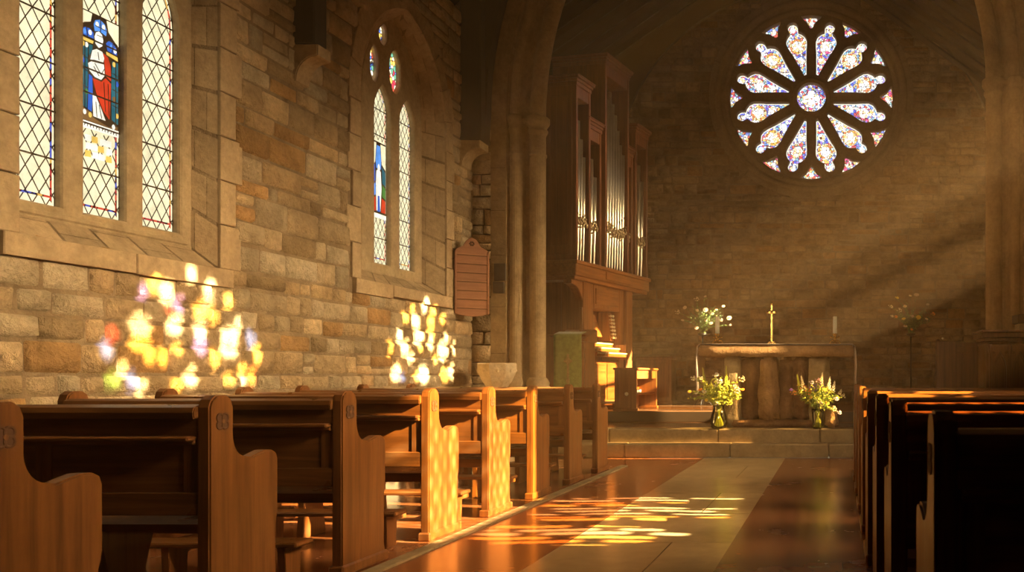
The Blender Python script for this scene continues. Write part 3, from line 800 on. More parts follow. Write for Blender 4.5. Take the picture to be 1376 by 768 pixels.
# curved timber rib framing the east wall
rb = MB(); cx, cz, R = -.57, 4.8, 3.66
inner = [(cx + R * math.cos(PI * i / 32), cz + R * math.sin(PI * i / 32)) for i in range(33)]
outer = [(3.3, cz), (3.3, 9.5), (-5.3, 9.5), (-5.3, cz)]
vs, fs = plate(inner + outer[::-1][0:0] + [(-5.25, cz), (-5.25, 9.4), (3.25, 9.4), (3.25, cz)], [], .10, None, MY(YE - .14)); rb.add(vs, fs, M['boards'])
S('trim_10', rb, 'curved dark timber rib against the east wall', 'rib')
# wall posts on stone corbels
def corbel(name, y0, y1, x0, zt, proj, label):
    mb = MB(); prof = [(0, 0), (proj, 0), (proj, -.09), (proj * .93, -.10)] + [(proj * .93 - proj * .80 * math.sin(PI / 2 * i / 7), -.10 - .20 * (1 - math.cos(PI / 2 * i / 7)) - .012 * i / 7) for i in range(1, 8)] + [(0, -.33)]
    mb.prism([(x0 + p[0], zt + p[1]) for p in prof], 'y', y0, y1, M['ashlar_plain'], .008); return S(name, mb, label, 'corbel')
corbel('trim_11', 7.46, 7.66, WL, 3.95, .22, 'carved stone corbel between the two windows')
corbel('trim_12', 10.74, 11.02, WL, 4.02, .26, 'carved stone corbel in the corner by the chancel arch')
mb = MB(); mb.box(WL, WL + .19, 7.46, 7.65, 3.955, 5.75, M['timber'], .01); S('trim_13', mb, 'dark roof post on the corbel between the windows', 'post')
mb = MB()
lc = [(p[0] - .0, p[1]) for p in ext if p[1] >= ZLs and p[0] < -1.5]
mb.box(WL, WL + .27, 10.76, 11.06, 4.03, 7.0, M['timber'], .01)
poly = [(WL + .1, 4.04)] + [(-4.50, 4.04)] + [(p[0] - .34, p[1]) for p in lc] + [(lc[-1][0], 9.2), (WL + .1, 9.2)]
vs, fs = plate(poly, [], .16, None, MY(10.98)); mb.add(vs, fs, M['timber'])
S('trim_14', mb, 'dark timber post and curved brace beside the chancel arch', 'post')
# west end, behind the viewer
mb = MB(); mb.box(-5.3, 3.3, -2.8, -2.5, 0, 9.6, M['mortar'], 0); S('wall_front', mb, 'west wall of the nave', 'wall')
# ------------------------------------------------------------------ south side: unseen openings and panes shaped to cast the sun patches and beams (outside the frame)
SUN = Vector((-1.0, .2, -.5))
T = {'w': m_tint('clear quarry', (1, .93, .78)), 'y': m_tint('amber quarry', (1, .66, .2)), 'o': m_tint('orange quarry', (1, .42, .1)), 'r': m_tint('ruby quarry', (.55, .06, .04)),
     'b': m_tint('blue quarry', (.12, .22, .75)), 'v': m_tint('violet quarry', (.30, .22, .75)), 'g': m_tint('green quarry', (.18, .38, .08)), 'd': m_tint('smoky quarry', (.42, .34, .22)), 'k': m_tint('dark quarry', (.16, .11, .055)), 'm': m_tint('honey quarry', (.75, .5, .22))}  # tints chosen for the colour and strength of each sun patch
def dabs(lst, ox, oy, sc):
    out = []
    for x, y, w, h, c in lst:
        px, py = ox + x / sc, oy + y / sc
        Y = -WL * F / (VX - px); out.append((Y, H - (py - VY) / F * Y, .40 * w / sc * Y * Y / (-WL * F), .44 * h / sc * Y / F, c))
    return out
D1 = dabs([(770, 155, 60, 90, 'w'), (545, 235, 50, 80, 'v'), (600, 195, 55, 80, 'y'), (665, 240, 90, 110, 'w'), (720, 290, 50, 110, 'v'), (680, 325, 44, 44, 'r'), (705, 395, 90, 110, 'w'),
    (865, 240, 70, 130, 'w'), (830, 330, 80, 100, 'y'), (892, 350, 50, 90, 'y'), (830, 415, 80, 100, 'w'), (830, 490, 80, 120, 'v'), (965, 280, 60, 90, 'y'), (395, 440, 45, 100, 'r'),
    (365, 515, 60, 110, 'b'), (535, 395, 120, 130, 'w'), (530, 480, 110, 90, 'y'), (580, 535, 70, 120, 'y'), (645, 555, 60, 100, 'y'), (720, 510, 60, 60, 'y'), (975, 480, 110, 180, 'w'),
    (895, 560, 60, 110, 'y'), (1010, 400, 50, 80, 'w'), (1080, 460, 50, 100, 'b'), (1105, 540, 50, 100, 'y'), (450, 610, 60, 100, 'w'), (395, 668, 60, 100, 'g'), (490, 660, 50, 130, 'b'), (535, 700, 60, 80, 'w'),
    (710, 690, 60, 80, 'y'), (780, 650, 70, 110, 'w'), (1035, 610, 44, 70, 'y'), (1040, 665, 36, 70, 'w'), (970, 660, 60, 70, 'y'), (1085, 645, 44, 100, 'o')], 40, 330, 3.658)
D2 = dabs([(425, 150, 44, 110, 'w'), (372, 250, 70, 110, 'w'), (385, 360, 70, 120, 'w'), (300, 225, 50, 90, 'y'), (350, 172, 40, 60, 'y'), (485, 190, 44, 66, 'y'), (470, 255, 60, 80, 'y'), (470, 325, 60, 60, 'y'),
    (465, 390, 50, 110, 'w'), (545, 240, 34, 66, 'y'), (265, 345, 44, 110, 'w'), (300, 420, 70, 120, 'w'), (205, 395, 40, 60, 'y'), (200, 450, 40, 60, 'y'), (335, 490, 50, 80, 'w'), (395, 425, 40, 60, 'y'),
    (545, 440, 80, 150, 'w'), (570, 360, 40, 80, 'w'), (615, 430, 40, 110, 'w'), (495, 500, 34, 66, 'y'), (240, 590, 70, 120, 'w'), (285, 615, 44, 60, 'b'), (420, 590, 90, 130, 'w'), (556, 595, 70, 110, 'y'), (598, 580, 44, 120, 'w'), (370, 610, 34, 66, 'y')], 480, 380, 4.8)
XP = 2.96
def at_plane(yw, zw, X, xp=XP): t = xp - X; return yw + SUN.y * t, zw + SUN.z * t
def in_dabs(D):
    def f(yw, zw):
        y, z = at_plane(yw, zw, WL)
        for cy, cz, ry, rz, c in D:
            if ((y - cy) / ry) ** 2 + ((z - cz) / rz) ** 2 < 1: return c
    return f
def on_pews(yw, zw):
    y, z = at_plane(yw, zw, -2.55)
    if 7.20 < y < 7.33 and 0 < z < .95: return 'y'
    if not (5.36 < y < 6.86 and -.05 < z < 1.0): return None
    if z > .78: return 'm'
    k, q = y / .125, z / .20
    a = abs((k + q) % 1 - .5) + abs((k - q) % 1 - .5)
    return 'w' if a < .30 else ('m' if a < .62 else 'd')
rs_ = random.Random(11); SL = [(rs_.uniform(-1.25, -.85), rs_.uniform(-2.5, -2.2), rs_.choice('wwwyyo'), rs_.uniform(.3, .75)) for _ in range(40)]
def on_floor(yw, zw):
    x = XP - zw / .5; y = yw + .2 * (XP - x)
    if not 5.35 < y < 7.5 or 6.10 < y < 6.26: return None
    y2 = y + .03 * math.sin(x * 5); k = int((y2 - 5.0) / .14); f = ((y2 - 5.0) / .14) % 1; xa, xb, c, w = SL[k]
    if y > 6.26: xa += .12
    if f > w: return None
    if not xb < x < xa: return None
    return c if math.sin(x * 9 + k * 2.1) > -.72 else None
def on_rail(yr):
    def f(yw, zw):
        s = (yr + .02 - yw) / .2
        return 'o' if .25 < s < 2.75 and abs(zw - (.942 + .5 * s)) < .034 else None
    return f
def on_altar(yw, zw):
    if yw > 10.85: return None
    y, z = at_plane(yw, zw, -1.55)
    if ((y - 11.42) / .12) ** 2 + ((z - .66) / .36) ** 2 < 1: return 'm'
    y, z = at_plane(yw, zw, -.25)
    if ((y - 11.42) / .12) ** 2 + ((z - .66) / .36) ** 2 < 1: return 'm'
    s = (11.6 - yw) / .2; x, z = XP - s, zw - .5 * s
    if -1.95 < x < .35 and 1.28 < z < 1.52: return 'd'
    if -1.6 < x < .0 and .36 < z <= 1.28: return 'k'
    x = XP - zw / .5; y = yw + .2 * (XP - x)
    if -3.0 < x < -1.75 and 10.93 < y < 11.03: return 'm'
    x = XP - (zw - .18) / .5; y = yw + .2 * (XP - x)
    if -3.2 < x < -1.1 and 11.29 < y < 11.345: return 'm'
    x = XP - (zw - .356) / .5; y = yw + .2 * (XP - x)
    if -3.2 < x < -.9 and 11.62 < y < 11.66: return 'm'
def beam(yw, zw):
    if (yw - 6.95) % .92 > .80: return None
    if 3.86 < zw < (4.58 if yw < 8.7 else 4.12) and not 4.16 < zw < 4.23: return 'w'
def cw(yw, zw):
    for a, b, t in ((11.85, 12.5, 4.9), (12.75, 13.4, 5.5), (13.7, 14.35, 5.0)):
        if a < yw < b and 2.95 < zw < t - 1.2 * abs(yw - (a + b) / 2) and not 3.72 < zw < 3.92 and not 4.35 < zw < 4.45: return 'm' if a == 12.75 else 'w'
def pierced(parent, name, X, y0, y1, z0, z1, fn, cell):
    mb = MB(); ny, nz = round((y1 - y0) / cell), round((z1 - z0) / cell)
    dy, dz = (y1 - y0) / ny, (z1 - z0) / nz
    for j in range(nz):
        i = 0
        while i < ny:
            c = fn(y0 + (i + .5) * dy, z0 + (j + .5) * dz); k = i
            while k < ny and fn(y0 + (k + .5) * dy, z0 + (j + .5) * dz) == c: k += 1
            mb.add([(X, y0 + i * dy, z0 + j * dz), (X, y0 + k * dy, z0 + j * dz), (X, y0 + k * dy, z0 + (j + 1) * dz), (X, y0 + i * dy, z0 + (j + 1) * dz)], [(0, 1, 2, 3)], T[c] if c else M['lead']); i = k
    return mb.build(name, parent)
OPEN = [(3.70 - .02, 5.50, 4.72, 5.84, in_dabs(D1), .025), (7.3, 9.05, 4.72, 5.84, in_dabs(D2), .025), (4.15, 6.30, 2.72, 3.82, on_pews, .02), (4.2, 6.85, 1.86, 2.71, on_floor, .02),
        (2.24, 2.85, 1.0, 2.4, on_rail(2.85), .02), (3.19, 3.85, 1.0, 2.4, on_rail(3.80), .02), (9.7, 11.06, 1.7, 3.82, on_altar, .02), (6.95, 10.6, 3.86, 4.6, beam, .04)]  # openings placed to suit the sun patches
mb = MB(); vs, fs = plate([(-2.6, 0), (YA + .4, 0), (YA + .4, 6.7), (-2.6, 6.7)], [[(a, c), (b, c), (b, d_), (a, d_)] for a, b, c, d_, f, s in OPEN], .12, None, MX(WR + .06)); mb.add(vs, fs, M['mortar'])
S('wall_right', mb, 'sunny nave wall opposite the two stained glass windows', 'wall')
w4 = thing('sun_gobo', 'unseen south panes pierced to shape and colour the sun patches in the nave', 'window', kind='structure')  # added out of view to cast the wanted patches of sun
for a, b, c, d_, f, s in OPEN: pierced(w4, 'pane', XP, a - .02, b + .02, c - .02, d_ + .02, f, s)
mb = MB(); vs, fs = plate([(YA + .4, 0), (YE + .2, 0), (YE + .2, 9), (YA + .4, 9)], [[(11.8, 2.9), (14.4, 2.9), (14.4, 5.6), (11.8, 5.6)]], .3, None, MX(3.05 + .15)); mb.add(vs, fs, M['mortar_dark'])
S('wall_right.001', mb, 'sunny chancel wall beside the altar', 'wall')
w5 = thing('window_5', 'three-light south chancel window that throws the sunbeams', 'window', kind='structure')
pierced(w5, 'pane', 3.12, 11.78, 14.42, 2.88, 5.62, cw, .03)

def lamp(kind, name, loc, energy, color, aim=None, **kw):
    l = bpy.data.lights.new(name, kind); l.energy = energy; l.color = color
    for k, v in kw.items(): setattr(l, k, v)
    o = bpy.data.objects.new(name, l); COL.objects.link(o); o.location = loc
    if aim is not None: o.rotation_euler = Vector(aim).to_track_quat('-Z', 'Y').to_euler()
    return o
lamp('SUN', 'sun', (12, 4, 9), SUN_E, (1, .82, .53), SUN, angle=.0082)
for y, e in ((3.2, .8), (6.0, 1.0), (9.4, 1.0)):      # added fill lamps that brighten the north wall
    lamp('AREA', 'south_fill', (WR - .05, y, 3.4), FILL_E * e, (1, .68, .34), (-1, .05, -.36), shape='RECTANGLE', size=1.6, size_y=1.8, spread=math.radians(48))
for y in (6.2, 9.4): lamp('AREA', 'south_fill_low', (WR - .05, y, 2.9), LOW_E, (1, .70, .36), (-1, .1, -.75), shape='RECTANGLE', size=1.4, size_y=1.0, spread=math.radians(60))  # added low fill lamps for the aisle floor and pew ends
lamp('AREA', 'chancel_fill', (3.0, 13.0, 4.6), CH_E, (1, .68, .34), (-1, .16, -.16), shape='RECTANGLE', size=2.0, size_y=1.6, spread=math.radians(48))  # added fill lamp aimed at the organ
lamp('AREA', 'west_fill', (-.9, -2.35, 4.6), WEST_E, (1, .70, .38), (0, 1, -.235), shape='RECTANGLE', size=1.8, size_y=1.8, spread=math.radians(26))  # added fill from behind the viewer; the west wall has no window
wd = bpy.data.worlds.new('sky'); SC.world = wd; wd.use_nodes = True
wd.node_tree.nodes['Background'].inputs[0].default_value = (1.0, .78, .5, 1); wd.node_tree.nodes['Background'].inputs[1].default_value = .25

# golden haze that fills the church
if HAZE > 0:
    t = NT('golden haze'); vsn = t.n('ShaderNodeVolumeScatter'); vsn.inputs['Color'].default_value = (1, .66, .34, 1); vsn.inputs['Density'].default_value = HAZE; vsn.inputs['Anisotropy'].default_value = .15
    t.l(vsn.outputs[0], t.out.inputs['Volume'])
    mb = MB(); mb.box(-5.6, 4.0, -3.0, 17.2, -.5, 10.2, t.m, 0); hz = mb.build('haze'); tag(hz, 'thin golden haze hanging in the sunlit air of the church', 'haze', kind='stuff')

cam = bpy.data.cameras.new('camera'); cam.sensor_width = 36; cam.lens = F / 1376 * 36
cam.shift_x = -(VX - 688) / 1376; cam.shift_y = (VY - 384) / 1376; cam.clip_start = .05
co = bpy.data.objects.new('camera', cam); COL.objects.link(co); co.location = (0, 0, H); co.rotation_euler = (PI / 2, 0, 0); SC.camera = co
cam.dof.use_dof = True; cam.dof.focus_distance = 7.5; cam.dof.aperture_fstop = 5.6
vs_ = SC.view_settings; vs_.view_transform = 'Standard'; vs_.look = 'None'; vs_.gamma = 1; vs_.use_curve_mapping = False; vs_.exposure = EXPO
cy = SC.cycles; cy.use_denoising = True; cy.max_bounces = 6; cy.diffuse_bounces = 4; cy.glossy_bounces = 3; cy.transmission_bounces = 4; cy.transparent_max_bounces = 12; cy.volume_bounces = 0
cy.sample_clamp_indirect = 4; cy.caustics_reflective = False; cy.caustics_refractive = False
# ------------------------------------------------------------------ pews
def end_profile():
    p = [(0, 0), (0, .915), (.012, .947), (.04, .965), (.10, .965), (.128, .947), (.14, .915), (.14, .80)]
    p += [(.14 + .085 * (1 - math.cos(a)), .80 - .105 * math.sin(a)) for a in [PI / 2 * i / 6 for i in range(1, 7)]]
    p += [(.25, .690), (.29, .700), (.34, .712), (.39, .710), (.42, .695), (.43, .665), (.43, .44), (.425, .40), (.415, .37), (.418, .10), (.43, .06), (.43, 0)]
    return p
EP = end_profile()
def bench_end(x0, sgn, face):
    """x0 outer face, body runs to x0+sgn*.055; face = -sgn side carries the carved quatrefoil"""
    mb = MB(); mb.prism(EP, 'x', x0, x0 + sgn * .055, M['pew_v'], .007)
    xa, xb = sorted((x0 - sgn * .012, x0 + sgn * .067)); mb.box(xa, xb, -.014, .445, 0, .055, M['pew_v'], .008)
    return mb
def emblem(x0, sgn):
    mb = MB()
    for k in range(4):
        a = PI / 4 + PI / 2 * k; c = (x0 - sgn * .001, .071 + .021 * math.cos(a), .855 + .021 * math.sin(a))
        mb.lathe([(.021, -.002), (.021, .003), (.015, .0035), (.012, .001)], c, M['carving_and_shadow'], 14, 'x', False)
    mb.lathe([(.009, -.002), (.009, .005)], (x0 - sgn * .001, .071, .855), M['pew_v'], 10, 'x', False)
    return mb
def make_pew(sgn, L, xa, yr, label, group):
    """aisle face at xa, rear at yr; sgn=-1 runs towards the north wall"""
    t = thing('pew', label, 'pew', (xa, yr, .0125), 0, group)
    bench_end(0, sgn, 1).build('bench_end', t)
    emblem(0, sgn).build('carved_emblem', t, 'small dark carved quatrefoil')
    bench_end(sgn * L, -sgn, 1).build('bench_end', t)
    i0, i1 = sorted((sgn * .05, sgn * (L - .05)))
    mb = MB(); mb.prism([(-.022, .870), (-.026, .895), (-.018, .916), (.01, .926), (.055, .926), (.078, .916), (.086, .895), (.08, .870)], 'x', i0, i1, M['pew_x'], .004); mb.build('top_rail', t)
    mb = MB(); mb.box(i0, i1, .012, .052, .47, .88, M['pew_x'], .003)
    mb.box(i0, i1, .002, .014, .47, .565, M['pew_x'], .004); mb.box(i0, i1, .002, .014, .79, .872, M['pew_x'], .004)
    n = max(2, round(L / .62))
    for k in range(n + 1):
        xc = i0 + .03 + (i1 - i0 - .06) * k / n; mb.box(xc - .035, xc + .035, .0075, .014, .56, .80, M['pew_v'], .003)
    mb.build('back_panel', t)
    l0, l1 = sorted((sgn * .058, sgn * (L - .06)))
    mb = MB(); mb.box(l0, l1, -.048, .012, .778, .798, M['pew_x'], .006); mb.box(l0, l1, -.014, .004, .762, .779, M['pew_x'], .004)
    mb.build('book_ledge', t)
    mb = MB(); b = [(.06, .395), (.06, .425), (.40, .445), (.418, .436), (.42, .415), (.40, .405)]; mb.prism(b, 'x', i0, i1, M['pew_x'], .004)
    mb.box(i0, i1, .36, .385, .33, .41, M['pew_x'], .004); mb.build('seat', t)
    m = max(1, round(L / 1.3) )
    for k in range(m):
        xc = i0 + (i1 - i0) * (k + .5) / m; mb = MB()
        mb.prism([(.08, 0), (.10, .20), (.05, .40), (.36, .40), (.30, .20), (.33, 0)], 'x', xc - .022, xc + .022, M['pew_v'], .004); mb.build('seat_support', t)
    k0, k1 = sorted((sgn * .09, sgn * (L - .09)))
    mb = MB(); mb.box(k0, k1, -.24, -.09, .195, .222, M['pew_x'], .008)
    for k in range(m + 2):
        xc = k0 + .08 + (k1 - k0 - .16) * k / (m + 1); mb.prism([(-.22, 0), (-.23, .197), (-.10, .197), (-.11, 0)], 'x', xc - .02, xc + .02, M['pew_v'], .003)
        mb.box(xc - .015, xc + .015, -.11, .02, .15, .18, M['pew_v'], 0)
    mb.build('kneeler', t)
    return t
XLP = -2.58
LG = 'pews on the side of the stained glass windows'
left = [(2.58, 2.1, 'oak pew closest to the viewer, with only its aisle end and armrest in the picture'),
        (3.52, 2.0, 'dark oak pew whose long black back fills the lower corner, second from the viewer'),
        (4.46, -4.07, 'brown oak pew with an unlit plain bench end, just before the sunlit ones'),
        (5.41, -4.32, 'oak pew with the brightest sun-dappled golden bench end'),
        (6.33, -4.46, 'oak pew with a sun-dappled bench end, just beyond the brightest one'),
        (7.25, -4.60, 'oak pew with one thin stripe of sun down its bench end'),
        (8.24, -4.63, 'shaded oak pew, last but one before the chancel steps, window side'),
        (9.20, -4.64, 'shaded oak pew next to the chancel steps in front of the lectern')]
for y, e, lab in left:
    L = e if e > 0 else XLP - e
    make_pew(-1, L, XLP, y, lab, LG)
RG = 'pews on the dark side of the aisle'
right = [(1.90, .215, 'dark blurred pew closest to the viewer across the aisle from the windows'), (2.85, .18, 'dark pew with a lit orange top rail, second in the shadowed block'), (3.80, .175, 'dark pew with the brightest orange top rail, third in the shadowed block'),
         (4.75, .17, 'dark pew behind the two bright orange rails, fourth in the shadowed block'), (5.70, .17, 'fifth pew from the viewer in the shadowed block'), (6.65, .17, 'sixth pew from the viewer in the shadowed block'),
         (7.60, .17, 'last but one pew before the chancel in the shadowed block'), (8.55, .17, 'pew in the shadowed block next to the carved reading desk')]
for y, x, lab in right: make_pew(1, 2.55, x, y, lab, RG)

# ------------------------------------------------------------------ organ
OX, OY = -4.10, 13.3; TH = -math.radians(12)
org = thing('pipe_organ', 'tall mahogany pipe organ with silvery pipes standing behind the arch shaft', 'organ', (OX, OY, Z3), TH)
def Z(z): return z - Z3
BAYS = [(0.0, .46, 5.74, .05, 4, 5.30), (.46, .92, 5.22, 0, 3, 4.82), (.92, 1.80, 6.40, .07, 8, 5.86), (1.80, 2.10, 5.12, 0, 3, 4.60), (2.10, 2.62, 5.58, .05, 3, 5.12)]
mb = MB()
mb.box(-.95, -.30, .02, 2.60, Z(2.62), Z(5.0), M['organ_red'], .01)
mb.build('case', org, 'dark mahogany upper case')
for k, (y0, y1, zt, pj, n, pt) in enumerate(BAYS):
    mb = MB(); z0 = Z(2.86); w = .055
    for yy in (y0, y1 - w): mb.box(-.30, pj, yy, yy + w, z0, Z(zt - .10), M['organ_red'], .008)
    mb.box(-.90, -.28, y0 + .005, y1 - .005, z0, Z(zt - .12), M['organ_red'], .006)
    mb.box(-.28, pj - .012, y0 + .01, y1 - .01, Z(zt - .34), Z(zt - .10), M['organ_red'], .006)
    mb.box(-.29, -.26, y0 + w, y1 - w, z0, Z(zt - .3), M['black'], 0)
    if k == 0:
        mb.box(-.90, -.02, -.012, .004, Z(2.95), Z(3.10), M['organ_red'], .004); mb.box(-.90, -.02, -.012, .004, Z(5.42), Z(5.58), M['organ_red'], .004)
        for xx in (-.86, -.46, -.10): mb.box(xx, xx + .08, -.012, .004, Z(2.95), Z(5.58), M['organ_red'], .004)
    tw = mb.build('tower_case', org)
    mb = MB(); e = .045
    for q, (ex, za, zb) in enumerate(((.012, -.16, -.10), (.030, -.10, -.055), (.055, -.055, -.02), (.065, -.02, 0.0))):
        mb.box(-.90, pj + ex, y0 - ex * .8, y1 + ex * .8, Z(zt + za), Z(zt + zb), M['organ_red'], .006)
    mb.build('cornice', org)
    wi = (y1 - y0 - 2 * w); r = min(.05, wi / n / 2 * .92)
    for i in range(n):
        yc = y0 + w + wi * (i + .5) / n
        if n == 8: dz = [.62, .16, 0, .18, .34, .58, .80, .95][i]
        else: dz = [0, .28, .62, .95][i] * .8
        top = pt - dz; mouth = 3.42 + (.10 if n == 8 and i in (2, 3, 4) else .05 * i)
        mb = MB(); xc = pj - .085
        mb.lathe([(r * .30, Z(2.86)), (r * .34, Z(2.90)), (r * .97, Z(mouth)), (r, Z(mouth + .05)), (r, Z(top)), (r * .86, Z(top)), (r * .84, Z(top - .03))], (xc, yc, 0), M['pipe'], 16)
        mb.box(xc + r * .72, xc + r * 1.02, yc - r * .5, yc + r * .5, Z(mouth + .02), Z(mouth + .06), M['pipe_mouth'], 0)
        mb.build('pipe', org)
    mb = MB(); rs = random.Random(k)
    for i in range(int(wi / .022)):
        yc = y0 + w + .012 + .022 * i; zc = 3.50 + .05 * math.sin(i * 1.7 + k) + (.06 if n == 8 else 0) - (.07 * math.cos((yc - (y0 + y1) / 2) / wi * PI) if n == 8 else 0)
        mb.ball((pj - .03 + rs.uniform(-.008, .008), yc, Z(zc)), .028 * rs.uniform(.7, 1.2), M['shade_carved'], 8, (.6, 1, 1.3))
        if i % 2: mb.ball((pj - .03, yc + .008, Z(zc + .055)), .018, M['shade_carved'], 8)
        if i % 3 == 0: mb.ball((pj - .03, yc, Z(zc - .06)), .016, M['shade_carved'], 8)
    mb.build('carved_pipe_shade', org, 'carved tarnished scrollwork across the pipe mouths')
mb = MB()
mb.box(-.92, .06, -.03, 2.66, Z(2.62), Z(2.82), M['organ_y'], .012); mb.box(-.94, .09, -.05, 2.68, Z(2.80), Z(2.865), M['organ_y'], .012); mb.box(-.92, .03, -.01, 2.64, Z(2.56), Z(2.63), M['organ_y'], .012)
mb.box(.055, .075, .95, 1.85, Z(2.66), Z(2.79), M['organ_y'], .008)
mb.build('impost_shelf', org)
mb = MB()
mb.box(-.90, -.36, .34, 2.10, 0, Z(2.57), M['organ_v'], .008)
for y0, y1, x in ((.32, .52, .0), (.52, .70, -.03), (1.62, 1.80, -.03), (1.84, 2.08, .0)): mb.box(-.40, x, y0, y1, 0, Z(2.57), M['organ_v'], .012)
mb.box(-.40, -.03, .70, 1.62, Z(2.17), Z(2.57), M['organ_v'], .008); mb.box(-.03, -.012, .76, 1.56, Z(2.24), Z(2.50), M['organ_y'], .008)
mb.box(-.40, -.05, .70, 1.62, 0, Z(1.32), M['organ_v'], .008)
for a, b in ((.76, 1.12), (1.20, 1.56)): mb.box(-.05, -.032, a, b, .14, Z(1.26), M['organ_y'], .012)
mb.build('console_case', org, 'honey oak lower case around the console')
mb = MB()     # curved bracket under the overhang
br = [(.34, Z(2.56)), (-.02, Z(2.56)), (-.02, Z(2.50))] + [(-.02 + .36 * math.sin(PI / 2 * i / 8), Z(2.50) - .36 * (1 - math.cos(PI / 2 * i / 8))) for i in range(1, 9)]
mb.prism(br, 'x', -.16, -.02, M['organ_v'], .006); mb.build('bracket', org)
mb = MB(); mb.box(-.37, -.345, .72, 1.60, Z(1.32), Z(2.17), M['organ_red'], 0); mb.build('console_recess', org)
mb = MB(); mb.prism([(-.20, Z(1.72)), (-.34, Z(2.10)), (-.325, Z(2.105)), (-.185, Z(1.725))], 'y', .80, 1.30, M['organ_y'], .003); mb.build('music_desk', org)
for k in range(3):
    mb = MB(); x1 = -.10 + .13 * k; zz = 1.62 - .085 * k
    mb.box(x1 - .16, x1 - .01, .74, 1.56, Z(zz - .07), Z(zz - .022), M['organ_y'], .004); kb = mb.build('keyboard', org)
    kk = MB()
    for i in range(34): kk.box(x1 - .15, x1, .76 + i * .0232, .76 + i * .0232 + .0215, Z(zz - .022), Z(zz), M['ivory'], 0)
    for i in range(34):
        if i % 7 not in (2, 6): kk.box(x1 - .15, x1 - .05, .776 + i * .0232, .788 + i * .0232, Z(zz), Z(zz + .012), M['black'], 0)
    kk.build('key_lattice', kb, 'ivory and black keys')
mb = MB(); mb.box(-.32, -.06, .72, .76, Z(1.34), Z(1.66), M['organ_v'], .004); mb.box(-.32, .13, 1.55, 1.60, Z(1.34), Z(1.60), M['organ_v'], .006); mb.build('key_cheek', org)
mb = MB(); mb.prism([(-.34, Z(1.66)), (-.34, Z(2.16)), (-.16, Z(2.16)), (-.10, Z(1.66))], 'y', 1.44, 1.60, M['organ_v'], .004); mb.build('stop_jamb', org)
for i in range(7):
    for j in range(2):
        z = Z(1.72 + .062 * i); x = -.125 - .060 * (i * .062 / .5)
        m_ = MB(); m_.lathe([(.008, 0), (.008, .05), (.022, .052), (.024, .066), (.016, .074)], (x, 1.475 + .075 * j, z), M['ivory'], 12, 'x'); m_.build('stop_knob', org)
mb = MB(); mb.box(-.30, .30, .74, 1.58, 0, .05, M['organ_y'], .006)
for i in range(16): mb.box(-.28, .30, .77 + i * .05, .795 + i * .05, .075, .11, M['ivory'] if i % 2 == 0 else M['organ_y'], .004)
mb.box(.28, .32, .74, 1.58, .05, .09, M['organ_y'], .004); mb.build('pedalboard', org)

# organ bench
ob = thing('organ_bench', 'small oak organ bench with an open side standing by the console', 'bench', (-3.40, 13.06, Z3), -math.radians(3))
HB = .66
mb = MB(); mb.box(-.02, .36, -.02, 1.22, HB - .035, HB, M['organ_y'], .010); mb.build('seat', ob)
for y in (0, 1.16): mb = MB(); mb.box(.0, .34, y, y + .04, .03, HB - .035, M['organ_v'], .004); mb.box(-.02, .36, y - .02, y + .06, 0, .04, M['organ_v'], .006); mb.build('side_panel', ob)
mb = MB(); mb.box(.28, .33, .04, 1.16, HB - .17, HB - .035, M['organ_y'], .004); mb.build('apron', ob)
mb = MB(); mb.box(.04, .31, .04, 1.16, .24, .265, M['organ_y'], .004); mb.box(.02, .05, .04, 1.16, .03, HB - .035, M['organ_v'], .003); mb.build('shelf', ob)
mb = MB(); mb.lathe([(.010, 0), (.010, -.02), (.026, -.025), (.03, -.04), (.02, -.052)], (.20, -.001, .26), M['ivory'], 14, 'y'); mb.build('knob', ob, 'small pale round knob')
bk_ = thing('hymn_book', 'brown hymn book lying on the shelf of the organ bench', 'book', (-3.16, 13.45, Z3 + .266), .1)
mb = MB(); mb.box(-.07, .07, -.11, .11, 0, .008, M['leather'], .002); mb.box(-.07, .07, -.11, .11, .052, .06, M['leather'], .002); mb.box(-.072, -.066, -.11, .11, .002, .058, M['leather'], 0); mb.build('cover', bk_)
mb = MB(); mb.box(-.066, .066, -.106, .106, .008, .052, M['paper'], 0); mb.build('pages', bk_)

# ------------------------------------------------------------------ lectern with green cloth
lt = thing('lectern', 'honey oak lectern draped in green, standing behind the arch shaft', 'lectern', (-4.05, 12.3, Z2))
mb = MB(); mb.box(0.0, .40, .03, .60, 0, 1.20, M['organ_v'], .008); mb.box(-.03, .43, 0, .63, 0, .06, M['organ_v'], .008); mb.box(.40, .412, .08, .55, .12, 1.10, M['organ_v'], .008); mb.build('body', lt)
mb = MB(); mb.prism([(.0, 1.20), (.62, 1.20), (.62, 1.38), (.60, 1.40), (-.02, 1.24), (-.02, 1.20)], 'x', -.03, .43, M['organ_v'], .006); mb.box(-.12, .44, -.02, .10, 1.27, 1.30, M['organ_y'], .004); mb.build('book_rest', lt)
mb = MB(); mb.box(.24, .28, .35, .39, 1.30, 1.72, M['organ_v'], .006); mb.build('upright', lt)
GREEN = (.27, .31, .075)
tg = NT('green brocade'); v = tg.coords(); n_ = tg.noise(v, 18, 5); n2_ = tg.noise(v, 120, 2)
tg.bsdf(tg.mixc(.8, (*GREEN, 1), tg.ramp(n_, [(.35, (.7, .72, .6)), (.65, (1.15, 1.15, 1.1))]), 'MULTIPLY'), .85, tg.bump(n2_, .3, .002), Sheen_Weight=.4); M['green'] = tg.m
M['gold'] = m_plain('gold thread', (.40, .30, .10), .5, .2, 60, .4)
cl = thing('lectern_cloth', 'green lectern hanging with a gold embroidered cross', 'cloth', (-4.05, 12.3, Z2))
mb = MB(); N = 10; vs = []; fs = []
prof = [(.20, 1.345), (.0, 1.305), (-.03, 1.30), (-.04, 1.28)] + [(-.035 - .006 * math.sin(k * 1.1), 1.28 - k * .105) for k in range(1, 11)]
